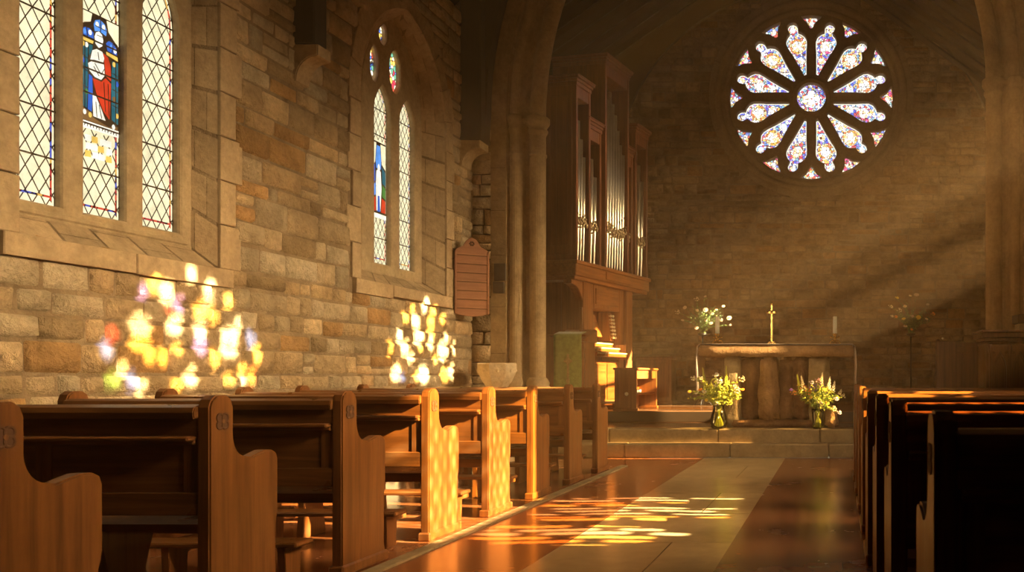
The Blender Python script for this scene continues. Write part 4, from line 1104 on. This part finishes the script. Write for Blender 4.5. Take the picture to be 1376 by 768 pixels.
for i in range(N + 1):
    x = -.012 + .40 * i / N
    for q, (y, z) in enumerate(prof): vs.append((x, y - .004 * math.sin(i * 1.3) * (q > 3), z)); 
K = len(prof)
for i in range(N):
    for q in range(K - 1): fs.append((i * K + q, (i + 1) * K + q, (i + 1) * K + q + 1, i * K + q + 1))
mb.add(vs, fs, M['green'], True); o = mb.build('hanging', cl); md = o.modifiers.new('thick', 'SOLIDIFY'); md.thickness = .006
mb = MB()
mb.box(.180, .212, -.056, -.049, .62, 1.02, M['gold'], .002); mb.box(.135, .257, -.056, -.049, .90, .93, M['gold'], .002); mb.box(.19, .202, -.058, -.050, .45, .64, M['gold'], 0); mb.lathe([(.045, -.049), (.045, -.055), (.030, -.057)], (.196, 0, .915), M['gold'], 20, 'y')
mb.box(.172, .22, -.056, -.049, .60, .66, M['gold'], .002)
mb.build('embroidered_cross', cl, 'gold embroidered cross')

# ------------------------------------------------------------------ altar
def rough(mb, x0, x1, y0, y1, z0, z1, m, seed, amp=.02, cuts=5, taper=0, bev=.03, fr=6):
    b = bmesh.new(); bmesh.ops.create_cube(b, size=1); bmesh.ops.scale(b, vec=(x1 - x0, y1 - y0, z1 - z0), verts=b.verts)
    bmesh.ops.bevel(b, geom=list(b.edges), offset=min(bev, .25 * min(x1 - x0, y1 - y0, z1 - z0)), segments=2, affect='EDGES')
    for _ in range(2 if max(x1 - x0, z1 - z0) < .8 else 3):
        bmesh.ops.subdivide_edges(b, edges=[e for e in b.edges if e.calc_length() > .07], cuts=1, use_grid_fill=True)
    bmesh.ops.triangulate(b, faces=[f for f in b.faces if len(f.verts) > 4])
    c = Vector(((x0 + x1) / 2, (y0 + y1) / 2, (z0 + z1) / 2))
    for v in b.verts:
        if taper: v.co.x *= 1 - taper * (v.co.z / (z1 - z0) + .5)
        p = (v.co + c) * fr + Vector((seed * 7.1, 0, 0)); d = noise.noise_vector(p) + .5 * noise.noise_vector(p * 2.3)
        v.co += d * amp
        v.co.z = max(v.co.z, (z0 - z1) / 2 + .0) if abs(v.co.z + (z1 - z0) / 2) < .03 else v.co.z
    bmesh.ops.translate(b, vec=c, verts=b.verts); return mb.bm(b, m, True)
AX, AY = -.83, 11.60
al = thing('altar', 'rough red sandstone altar with a thick slab on weathered upright stones', 'altar', (AX, AY, Z2))
top = 1.478 - Z2
mb = MB(); rough(mb, -1.055, 1.055, 0, .80, top - .155, top - .005, M['altar_slab'], 1, .016, bev=.02); mb.build('slab', al, 'thick rough slab')
for x0, x1, sd in ((-.72, -.50, 2), (.44, .72, 3)): mb = MB(); rough(mb, x0, x1, .10, .62, .0, top - .15, M['altar_pale'], sd, .018); mb.build('upright_stone', al, 'pale upright stone')
for x0, x1, y, sd, tp in ((-.50, -.25, .20, 4, .05), (-.25, .03, .06, 5, .18), (.03, .24, .24, 6, .05), (.22, .45, .16, 7, .12)): mb = MB(); rough(mb, x0, x1, y, .6, .07, top - .14, M['altar_brown'] if sd != 5 else M['altar_slab'], sd, .042, taper=tp, bev=.06, fr=4.5); mb.build('upright_stone', al, 'brown weathered upright stone')
mb = MB(); rough(mb, -.62, .62, .08, .66, 0, .10, M['altar_brown'], 9, .014); mb.build('plinth', al)
mb = MB(); rough(mb, .62, .80, -.16, .02, 0, .29, M['altar_slab'], 12, .03, taper=.15, bev=.05); st = mb.build('loose_stone'); tag(st, 'small rough sandstone block at the altar foot behind the purple flowers', 'stone'); st.location = (AX + .04, AY + .02, Z2)
ac = thing('altar_cloth', 'white linen cloth over the stone altar, hanging down at both ends', 'cloth', (AX, AY, Z2))
mb = MB(); vs = []; fs = []
def drape(drop_l, drop_r, ya, yb, x=1.075):
    pr = [(-x - .004, top - drop_l)] + [(-x - .004 + .004 * math.sin(k * 1.6), top - drop_l * (1 - k / 6)) for k in range(1, 6)] + [(-x + .004, top - .02), (-x + .035, top + .012)]
    pr += [(-.6, top + .014), (0, top + .012), (.6, top + .014), (x - .035, top + .012), (x - .004, top - .02)] + [(x + .004 - .004 * math.sin(k * 1.6), top - drop_r * k / 6) for k in range(1, 7)]
    n = 10
    for i in range(n + 1):
        y = ya + (yb - ya) * i / n
        for q, (xx, zz) in enumerate(pr):
            hang = zz < top - .05; vs.append((xx + (.010 * math.sin(i * 1.5) if hang else 0), y + (0.0), zz + (.003 * math.sin(i * 2.1) if not hang else 0)))
    K = len(pr)
    for i in range(n):
        for q in range(K - 1): fs.append((i * K + q, i * K + q + 1, (i + 1) * K + q + 1, (i + 1) * K + q))
drape(.66, .56, .006, .74); mb.add(vs, fs, M['linen'], True); o = mb.build('linen', ac); md = o.modifiers.new('thick', 'SOLIDIFY'); md.thickness = .005; md.offset = 1
ZT = 1.478 + .026
def candlestick(px, label, clabel):
    x = (px - VX) / F * 11.95
    t = thing('candlestick', label, 'candlestick', (x, 11.95, ZT))
    mb = MB(); mb.lathe([(.06, .0), (.062, .012), (.03, .022), (.014, .04), (.014, .07), (.028, .085), (.014, .10), (.03, .125), (.038, .14), (.036, .146)], (0, 0, 0), M['brass'], 20); mb.build('stem', t)
    for k in range(3):
        a = PI / 6 + 2 * PI * k / 3; mb = MB(); mb.tube([(.02 * math.cos(a), .02 * math.sin(a), .05), (.06 * math.cos(a), .06 * math.sin(a), .045), (.08 * math.cos(a), .08 * math.sin(a), .02), (.085 * math.cos(a), .085 * math.sin(a), .005)], .009, M['brass'], 8)
        mb.ball((.062 * math.cos(a), .062 * math.sin(a), .10), .014, M['brass'], 8); mb.tube([(.012 * math.cos(a), .012 * math.sin(a), .08), (.062 * math.cos(a), .062 * math.sin(a), .10)], .006, M['brass'], 6); mb.build('scroll_foot', t)
    c = thing('candle', clabel, 'candle', (x, 11.95, ZT + .143))
    mb = MB(); mb.lathe([(.030, 0), (.029, .10), (.028, .235), (.024, .242), (.010, .238)], (0, 0, 0), M['wax'], 18); mb.build('wax', c); mb = MB(); mb.tube([(0, 0, .236), (.001, 0, .252)], .002, M['black'], 6); mb.build('wick', c)
candlestick(964, 'brass candlestick on the altar end over the yellow-green flowers', 'white candle in front of the pale wall flowers, over the yellow-green vase')
candlestick(1122, 'brass candlestick on the altar end over the purple flowers', 'white candle standing clear against the bare wall, over the purple flowers')
cr = thing('altar_cross', 'slender brass cross standing in the middle of the altar', 'cross', ((1037 - VX) / F * 12.0, 12.0, ZT))
mb = MB(); mb.box(-.06, .06, -.04, .04, 0, .02, M['brass'], .004); mb.box(-.04, .04, -.03, .03, .02, .04, M['brass'], .004); mb.build('base', cr)
mb = MB(); mb.box(-.014, .014, -.009, .009, .04, .56, M['brass'], .003); mb.box(-.05, .05, -.009, .009, .43, .462, M['brass'], .003)
mb.ball((0, 0, .57), .022, M['brass']); mb.ball((-.055, 0, .446), .018, M['brass']); mb.ball((.055, 0, .446), .018, M['brass']); mb.ball((0, -.006, .446), .024, M['brass']); mb.build('shaft', cr)

# ------------------------------------------------------------------ flowers
LEAF = [m_plain('leaf %d' % i, c, .6, 0, 30, .3, Transmission_Weight=0.0) for i, c in enumerate([(.38, .46, .06), (.18, .27, .045), (.52, .52, .09), (.06, .10, .03)])]
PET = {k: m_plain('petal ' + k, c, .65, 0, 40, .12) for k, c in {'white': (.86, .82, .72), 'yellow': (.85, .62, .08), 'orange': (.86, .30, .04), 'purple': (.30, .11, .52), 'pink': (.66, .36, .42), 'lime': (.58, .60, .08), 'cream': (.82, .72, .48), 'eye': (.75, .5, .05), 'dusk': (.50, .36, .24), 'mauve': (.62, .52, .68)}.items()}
def daisy(c, r=.026, tilt=.5):
    mb = MB()
    for k in range(11):
        a = 2 * PI * k / 11; ca, sa = math.cos(a), math.sin(a); w = r * .27
        vs = [(ca * r * .2 - sa * w * .4, sa * r * .2 + ca * w * .4, .002), (ca * r * .7 - sa * w, sa * r * .7 + ca * w, .006), (ca * r, sa * r, .002), (ca * r * .7 + sa * w, sa * r * .7 - ca * w, .006), (ca * r * .2 + sa * w * .4, sa * r * .2 - ca * w * .4, .002)]
        mb.add(vs + [(x, y, z - .004) for x, y, z in vs], [(0, 1, 2, 3, 4), (9, 8, 7, 6, 5)] + [(i, (i + 1) % 5, 5 + (i + 1) % 5, 5 + i) for i in range(5)], PET[c])
    mb.ball((0, 0, .005), r * .32, PET['eye'] if c in ('white', 'cream') else PET[c], 8, (1, 1, .7)); return mb.mesh('flower')
def cluster(c, r=.04, n=16, seed=1):
    mb = MB(); q = random.Random(seed)
    for k in range(n):
        a = q.uniform(0, 2 * PI); d = r * math.sqrt(q.random()); mb.ball((d * math.cos(a), d * math.sin(a), .012 * q.random() + .012 * (1 - d / r)), .0085 * q.uniform(.8, 1.3), PET[c], 6)
    return mb.mesh('flower')
def spike(c, h=.2, seed=1, r=.024):
    mb = MB(); q = random.Random(seed); n = int(h / .0065)
    for k in range(n):
        f = k / n; a = k * 2.4; d = r * (1 - f * .85); mb.ball((d * math.cos(a), d * math.sin(a), h * f), .0105 * (1.15 - f * .7), PET[c], 6)
    return mb.mesh('flower')
FM = {}
def fmesh(kind, c, *a):
    k = (kind, c) + a
    if k not in FM: FM[k] = {'d': daisy, 'c': cluster, 's': spike}[kind](c, *a)
    return FM[k]
def bouquet(name, label, cat, loc, base_z, heads, seed, spread, hgt, nleaf, leafw=(0, 1, 2), nst=26, fill=1.0):
    """heads: (kind, colour, x, y, z, size args) relative to loc; stems rise from the neck at base_z"""
    t = thing(name, label, cat, loc); q = random.Random(seed); st, lf = MB(), MB()
    ends = []
    for k in range(nst):
        a = q.uniform(0, 2 * PI); d = spread * math.sqrt(q.random()); ends.append(Vector((d * math.cos(a), d * math.sin(a) * .55, base_z + hgt * q.uniform(.35, .95) * (1 - .45 * (d / spread) ** 2))))
    for hd in heads: ends.append(Vector(hd[2:5]))
    for e in ends:
        b = Vector((q.uniform(-.04, .04), q.uniform(-.04, .04), base_z)); f = Vector((-b.x * 1.5 + q.uniform(-.02, .02), -b.y * 1.5, .025 if base_z > .1 else base_z - .01)); mid = b.lerp(e, .5) + Vector((-(e.x) * .18, 0, .05 + .06 * abs(e.x)))
        pts = [f, b] + [(b * (1 - s) ** 2 + mid * 2 * s * (1 - s) + e * s * s) for s in (.25, .5, .75, 1)]
        st.tube(pts, [.0055, .0045, .003, .003, .0025, .002], LEAF[2] if 0 in leafw and q.random() < .7 else q.choice([LEAF[i] for i in leafw]), 5)
        for s in range(int(nleaf)):
            f_ = q.uniform(.12, .95); p = b * (1 - f_) ** 2 + mid * 2 * f_ * (1 - f_) + e * f_ * f_
            ln, w = q.uniform(.035, .085), q.uniform(.006, .015); dr = Vector((q.uniform(-1, 1) + e.x * 1.5, q.uniform(-1, 1), q.uniform(-.2, .9))).normalized(); sd = dr.cross(Vector((q.uniform(-.5, .5), q.uniform(-.5, .5), 1))).normalized() * w
            up = sd.cross(dr).normalized() * .004
            p1, p2 = p + dr * ln * .5 + up * 2, p + dr * ln - Vector((0, 0, ln * .25))
            lf.add([p, p1 + sd, p2, p1 - sd, p1 + up], [(0, 1, 4), (1, 2, 4), (2, 3, 4), (3, 0, 4)], LEAF[q.choice(leafw)])
    st.build('stem_bunch', t)['kind'] = 'stuff'; lo = lf.build('foliage', t); lo['kind'] = 'stuff'
    md = lo.modifiers.new('thick', 'SOLIDIFY'); md.thickness = .0015
    for hd in heads:
        o = bpy.data.objects.new('flower', fmesh(hd[0], hd[1], *hd[5:])); COL.objects.link(o); o.parent = t; o.location = hd[2:5]
        o['label'] = {'d': '%s daisy-like flower head', 'c': '%s flat flower cluster', 's': '%s flower spike'}[hd[0]] % hd[1]
        o.rotation_euler = (q.uniform(.5, 1.1), q.uniform(-.4, .4), 0) if hd[0] != 's' else (q.uniform(-.15, .1), hd[2] * .8 + q.uniform(-.1, .1), 0)
    return t
def vase(label, loc, prof, wz):
    t = thing('glass_vase', label, 'vase', loc)
    g = NT('vase glass'); a = g.n('ShaderNodeBsdfTransparent'); a.inputs[0].default_value = (.93, .95, .88, 1); b = g.n('ShaderNodeBsdfGlossy'); b.inputs['Roughness'].default_value = .05; b.inputs['Color'].default_value = (1, 1, .95, 1)
    fr = g.n('ShaderNodeFresnel'); fr.inputs[0].default_value = 1.5; mx = g.n('ShaderNodeMixShader'); g.l(fr.outputs[0], mx.inputs[0]); g.l(a.outputs[0], mx.inputs[1]); g.l(b.outputs[0], mx.inputs[2]); g.l(mx.outputs[0], g.out.inputs[0])
    mb = MB(); n = len(prof); full = [(.002, .0)] + prof + [(r - .006, max(h, .016)) for r, h in prof[::-1]] + [(.002, .016)]
    mb.lathe(full, (0, 0, 0), g.m, 28, cap=False); mb.build('glass', t)
    w = NT('vase water'); a = w.n('ShaderNodeBsdfTransparent'); a.inputs[0].default_value = (.95, .95, .74, 1); b = w.n('ShaderNodeBsdfGlossy'); b.inputs['Roughness'].default_value = .04; mx = w.n('ShaderNodeMixShader'); mx.inputs[0].default_value = .06
    w.l(a.outputs[0], mx.inputs[1]); w.l(b.outputs[0], mx.inputs[2]); w.l(mx.outputs[0], w.out.inputs[0])
    wp = [(r - .009, h) for r, h in prof if .016 < h < wz]; mb = MB(); mb.lathe([(wp[0][0], .018)] + wp, (0, 0, 0), w.m, 24); mb.build('water', t)
    return t
VZ = Z2 - .002
def R(px, py, Y, base):   # offsets from a vase standing at base pixel column
    p = P(px, py, Y); return (p.x - base.x, p.y - base.y, p.z - base.z)
vl = P(966, 577, 11.44); vl.z = VZ
vase('clear rounded glass vase holding the yellow-green flowers', vl, [(.075, 0), (.105, .02), (.115, .08), (.108, .16), (.085, .235), (.072, .28), (.08, .31), (.09, .325)], .24)
hl = []
for k, c, px, py, dy, *a in [('s', 'lime', 949, 527, 0, .34), ('s', 'lime', 976, 525, -.02, .34), ('c', 'white', 962, 504, -.03, .045), ('c', 'white', 967, 512, -.05, .045), ('c', 'mauve', 990, 524, -.05, .05), ('c', 'mauve', 986, 519, -.02, .04), ('c', 'cream', 996, 509, 0, .05),
        ('d', 'white', 964, 541, -.14, .034), ('d', 'white', 948, 526, -.10, .032), ('d', 'yellow', 927, 526, -.02, .026), ('c', 'cream', 931, 508, 0, .035), ('d', 'orange', 942, 523, -.06, .03), ('d', 'yellow', 951, 537, -.12, .025), ('d', 'yellow', 975, 533, -.12, .025), ('d', 'white', 936, 528, -.04, .02),
        ('c', 'cream', 942, 508, -.02, .03), ('d', 'orange', 998, 523, 0, .026), ('d', 'yellow', 925, 535, 0, .014), ('c', 'lime', 955, 520, -.08, .04), ('c', 'lime', 981, 541, -.08, .04), ('d', 'lime', 968, 527, -.12, .03), ('s', 'lime', 957, 530, -.04, .18), ('s', 'white', 963, 520, 0, .16)]:
    x, y, z = R(px, py, 11.44, vl); hl.append((k, c, x, dy, z, *a))
bouquet('bouquet', 'loose sunlit yellow-green bunch of garden flowers with white heads', 'flowers', vl, .30, hl, 5, .30, .46, 26, (0, 2, 0, 2, 1), 46)
vr = P(1099, 577, 11.44); vr.z = VZ
vase('narrow clear glass vase holding the purple and orange flowers', vr, [(.06, 0), (.07, .02), (.072, .10), (.08, .20), (.088, .27)], .20)
hr = []
for k, c, px, py, dy, *a in [('s', 'lime', 1076, 528, 0, .26), ('s', 'cream', 1080, 524, -.02, .20), ('s', 'cream', 1103, 520, 0, .20), ('c', 'orange', 1066, 528, -.06, .055), ('c', 'orange', 1080, 522, -.12, .06), ('c', 'orange', 1086, 526, -.14, .05), ('c', 'purple', 1093, 521, -.14, .06), ('c', 'purple', 1102, 517, -.12, .06),
        ('c', 'purple', 1063, 524, 0, .022), ('d', 'yellow', 1108, 523, -.08, .03), ('c', 'cream', 1101, 542, -.16, .05), ('d', 'yellow', 1112, 541, -.14, .028), ('c', 'mauve', 1123, 536, -.04, .035), ('c', 'mauve', 1127, 554, -.06, .035), ('c', 'cream', 1120, 549, -.10, .04), ('s', 'white', 1113, 523, .02, .18), ('s', 'white', 1119, 525, .04, .14),
        ('s', 'cream', 1128, 530, .04, .08), ('s', 'cream', 1133, 533, .03, .05), ('d', 'yellow', 1090, 533, -.12, .026), ('c', 'mauve', 1090, 514, 0, .035), ('d', 'yellow', 1073, 517, 0, .024), ('c', 'pink', 1098, 511, .02, .04)]:
    x, y, z = R(px, py, 11.44, vr); hr.append((k, c, x, dy, z, *a))
bouquet('bouquet', 'bunch of purple, orange and white garden flowers at the far foot of the altar', 'flowers', vr, .25, hr, 8, .28, .42, 24, (0, 1, 1, 2, 3), 44)

def stand(label, loc, h):
    t = thing('flower_stand', label, 'stand', loc)
    mb = MB(); mb.tube([(0, 0, .03), (0, 0, h)], .014, M['iron'], 10); mb.lathe([(.02, h - .02), (.07, h - .0), (.09, h + .03), (.085, h + .03), (.06, h + .012)], (0, 0, 0), M['iron'], 18); mb.build('pole', t)
    for k in range(3):
        a = 2 * PI * k / 3 + .5; mb = MB(); mb.tube([(0, 0, .12), (.10 * math.cos(a), .10 * math.sin(a), .10), (.18 * math.cos(a), .18 * math.sin(a), .012)], .010, M['iron'], 8); mb.build('leg', t)
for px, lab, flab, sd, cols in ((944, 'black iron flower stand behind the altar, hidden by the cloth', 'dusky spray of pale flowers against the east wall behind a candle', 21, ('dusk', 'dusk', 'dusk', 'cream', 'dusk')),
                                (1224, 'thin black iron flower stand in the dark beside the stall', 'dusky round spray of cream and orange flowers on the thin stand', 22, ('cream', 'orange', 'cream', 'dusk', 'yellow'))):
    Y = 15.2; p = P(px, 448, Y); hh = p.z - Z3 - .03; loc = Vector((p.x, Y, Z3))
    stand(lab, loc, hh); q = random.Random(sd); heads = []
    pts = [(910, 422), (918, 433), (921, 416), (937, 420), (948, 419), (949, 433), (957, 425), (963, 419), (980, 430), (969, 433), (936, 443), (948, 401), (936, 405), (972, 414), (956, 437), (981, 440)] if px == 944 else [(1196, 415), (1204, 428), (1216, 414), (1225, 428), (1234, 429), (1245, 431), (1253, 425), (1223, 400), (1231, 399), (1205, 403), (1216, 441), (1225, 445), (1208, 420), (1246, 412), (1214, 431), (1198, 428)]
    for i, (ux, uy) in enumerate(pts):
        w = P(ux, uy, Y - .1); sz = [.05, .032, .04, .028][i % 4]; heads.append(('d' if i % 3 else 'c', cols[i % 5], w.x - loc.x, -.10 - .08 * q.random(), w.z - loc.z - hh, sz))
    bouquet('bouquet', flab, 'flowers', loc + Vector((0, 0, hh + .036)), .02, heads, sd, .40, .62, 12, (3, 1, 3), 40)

# ------------------------------------------------------------------ smaller furnishings
a = math.radians(33)
hb = thing('hymn_board', 'faded wooden hymn board with six empty rows hung in the wall corner', 'board', P(634, 425, 10.66), a)
W2 = .19; zt = .99
outl = [(-W2, .03), (-W2 * .5, .008), (0, 0), (W2 * .5, .01), (W2, .03), (W2, .80), (W2 * .94, .835), (W2 * .55, .87), (W2 * .36, .935), (W2 * .22, .965), (0, .98), (-W2 * .22, .965), (-W2 * .36, .935), (-W2 * .55, .87), (-W2 * .94, .835), (-W2, .80)]
mb = MB(); mb.prism(outl, 'y', -.012, .028, M['board_red'], .004); mb.build('panel', hb)
mb = MB()
for k in range(7): mb.box(-W2 + .012, W2 - .012, -.024, -.011, .10 + k * .11, .10 + k * .11 + .014, M['board_red'], .003); mb.box(-W2 + .012, W2 - .012, -.016, -.011, .092 + k * .11, .10 + k * .11, M['carving_and_shadow'], 0)  # dark strip below each ledge paints its shadow line
for s in (-1, 1): mb.box(s * W2 - .012, s * W2 + .012, -.026, .034, .03, .81, M['board_red'], .004)
mb.build('rail_lattice', hb, 'thin ledges with painted shadow lines, and side rails')
mb = MB()
for k in range(6):
    an = PI / 3 * k; mb.ball((.022 * math.cos(an), -.014, .905 + .022 * math.sin(an)), .012, M['carving_and_shadow'], 8, (1, .5, 1))
mb.ball((0, -.014, .905), .009, M['board_red'], 8); mb.build('carved_rosette', hb, 'small dark carved rosette')
for x0, x1, y0, y1, lab in ((665.5, 681, 354, 377, 'dark slate tablet on the rubble by the arch, upper of two'), (664, 678.5, 379, 394, 'smaller dark slate tablet, lower of two by the arch')):
    p0, p1 = P(x0, y1, YA), P(x1, y0, YA); mb = MB(); mb.box(p0.x, p1.x, YA - .045, YA - .012, p0.z, p1.z, M['slate'], .004); o = mb.build('slate_tablet'); tag(o, lab, 'tablet')
ft = thing('stone_font', 'pale carved stone font bowl in the corner by the arch', 'font', (P(668, 487, 10.66).x, 10.66, 0))
mb = MB(); oct8 = lambda r, h: (r, h); mb.lathe([(.10, .86), (.13, .92), (.19, 1.0), (.235, 1.10), (.245, 1.14), (.245, 1.205), (.235, 1.22), (.20, 1.22), (.17, 1.12), (.05, 1.06)], (0, 0, 0), M['font'], 8, smooth=False)
for k in range(8):
    an = PI / 8 + 2 * PI * k / 8; r = .212; c = (r * math.cos(an), r * math.sin(an), 1.13); mb.ball(c, .035, M['font'], 8, (.7, .7, .8))
mb.build('bowl', ft)
mb = MB(); mb.lathe([(.13, .10), (.10, .14), (.085, .20), (.085, .78), (.105, .84), (.12, .87)], (0, 0, 0), M['font'], 16); mb.build('stem', ft)
mb = MB(); mb.lathe([(.22, 0), (.22, .07), (.17, .11)], (0, 0, 0), M['font'], 8, smooth=False); mb.build('base', ft)

# carved reading desk by the far shaft
rd = thing('reading_desk', 'dark carved oak reading desk with pointed arch panels', 'desk', (P(1326, 525, 10.2).x, 10.2, 0))
HD = 1.057 + 62 * 10.2 / F
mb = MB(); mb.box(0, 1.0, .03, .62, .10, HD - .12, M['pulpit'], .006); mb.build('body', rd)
mb = MB(); mb.box(-.02, 1.02, .0, .66, 0, .12, M['pulpit'], .01); mb.build('plinth', rd)
mb = MB()
for ex, za, zb in ((.01, -.17, -.13), (.03, -.13, -.09), (.055, -.09, -.03), (.07, -.03, 0)): mb.box(-ex, 1.0 + ex, .03 - ex, .62 + ex, HD + za, HD + zb, M['pulpit'], .008)
mb.build('cornice', rd)
for k in range(4):
    x0 = .035 + k * .235
    mb = MB(); o_ = pointed(x0 + .05, x0 + .20, .22, HD - .48, HD - .26, 8)
    vs, fs = plate([(x0 + .02, .14), (x0 + .235, .14), (x0 + .235, HD - .18), (x0 + .02, HD - .18)], [o_], .035, None, MY(.018), .006); mb.add(vs, fs, M['pulpit'])
    pts = pointed(x0 + .065, x0 + .185, .24, HD - .49, HD - .30, 8); mb.tube([(p[0], .022, p[1]) for p in pts], .008, M['pulpit'], 6)
    for s in (-1, 1):
        c = (x0 + .125 + s * .075, .005, HD - .27); mb.ball(c, .02, M['pulpit'], 8); mb.ball((c[0] - s * .012, .004, HD - .305), .014, M['pulpit'], 8); mb.ball((c[0] + s * .004, .004, HD - .325), .012, M['pulpit'], 8)
    mb.build('arched_panel', rd)
    mb = MB(); mb.lathe([(.024, .12), (.024, .20), (.015, .22), (.015, HD - .28), (.024, HD - .26), (.024, HD - .17)], (x0 + .005, .0, 0), M['pulpit'], 12); mb.build('shaft', rd)
bx = P(1365, 442, 10.45)
o = thing('prayer_book', 'thick pale-edged book lying flat on the reading desk', 'book', (bx.x + .12, 10.5, HD + .001))
mb = MB(); mb.box(-.10, .10, -.13, .13, .0, .008, M['leather'], .002); mb.box(-.10, .10, -.13, .13, .085, .092, M['leather'], .002); mb.box(.096, .104, -.13, .13, 0, .092, M['leather'], .003); mb.build('cover', o); mb = MB(); mb.box(-.096, .096, -.126, .126, .008, .085, M['paper'], 0); mb.build('pages', o)
o = thing('prayer_book', 'dark closed book lying on top of the pale-edged book', 'book', (bx.x + .115, 10.48, HD + .094), .06)
mb = MB(); mb.box(-.115, .115, -.14, .14, .0, .014, M['leather'], .003); mb.box(-.115, .115, -.14, .14, .088, .102, M['leather'], .003); mb.box(-.12, -.105, -.14, .14, 0, .102, M['leather'], .004); mb.build('cover', o); mb = MB(); mb.box(-.11, .108, -.134, .134, .014, .088, M['leather'], 0); mb.build('pages', o)

# choir stall in the shadow, and a dark oak chest by the east wall
cs = thing('choir_stall', 'dark reddish choir stall end half hidden behind the pews', 'stall', (P(1259, 455, 13.6).x, 13.6, Z3))
hs = 1.057 + 50 * 13.6 / F - Z3
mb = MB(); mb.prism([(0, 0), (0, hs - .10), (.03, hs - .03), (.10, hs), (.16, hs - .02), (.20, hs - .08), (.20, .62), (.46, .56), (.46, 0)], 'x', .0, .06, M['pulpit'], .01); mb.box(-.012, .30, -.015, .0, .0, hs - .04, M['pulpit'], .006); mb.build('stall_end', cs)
mb = MB(); mb.box(.06, 1.38, .06, .10, .0, hs - .10, M['pulpit'], .005); mb.box(.06, 1.38, .04, .12, hs - .12, hs - .06, M['pulpit'], .01)
for k in range(4): mb.box(.10 + k * .32, .38 + k * .32, .045, .062, .15, hs - .2, M['pulpit'], .01)
mb.build('back_panel', cs); mb = MB(); mb.box(.06, 1.38, .10, .45, .42, .46, M['pulpit'], .006); mb.build('seat', cs)
mb = MB(); mb.ball((.10, .08, hs + .012), .018, M['ivory'], 10); mb.build('bead', cs, 'tiny pale finial')  # small ivory-coloured ball on top of the stall end
ch = thing('oak_chest', 'dark oak chest standing in shadow against the east wall behind the bench', 'chest', (P(856, 480, 15.9).x, 15.9, Z3))
hc = 1.057 + 26 * 15.9 / F - Z3
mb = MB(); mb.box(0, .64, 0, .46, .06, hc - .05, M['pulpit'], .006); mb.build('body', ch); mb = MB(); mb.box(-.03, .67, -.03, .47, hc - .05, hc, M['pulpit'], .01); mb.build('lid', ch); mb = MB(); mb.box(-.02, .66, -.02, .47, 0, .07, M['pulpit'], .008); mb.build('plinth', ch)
for k in range(2): mb = MB(); mb.box(.05 + k * .29, .30 + k * .29, -.012, .004, .14, hc - .12, M['pulpit'], .008); mb.build('door', ch)
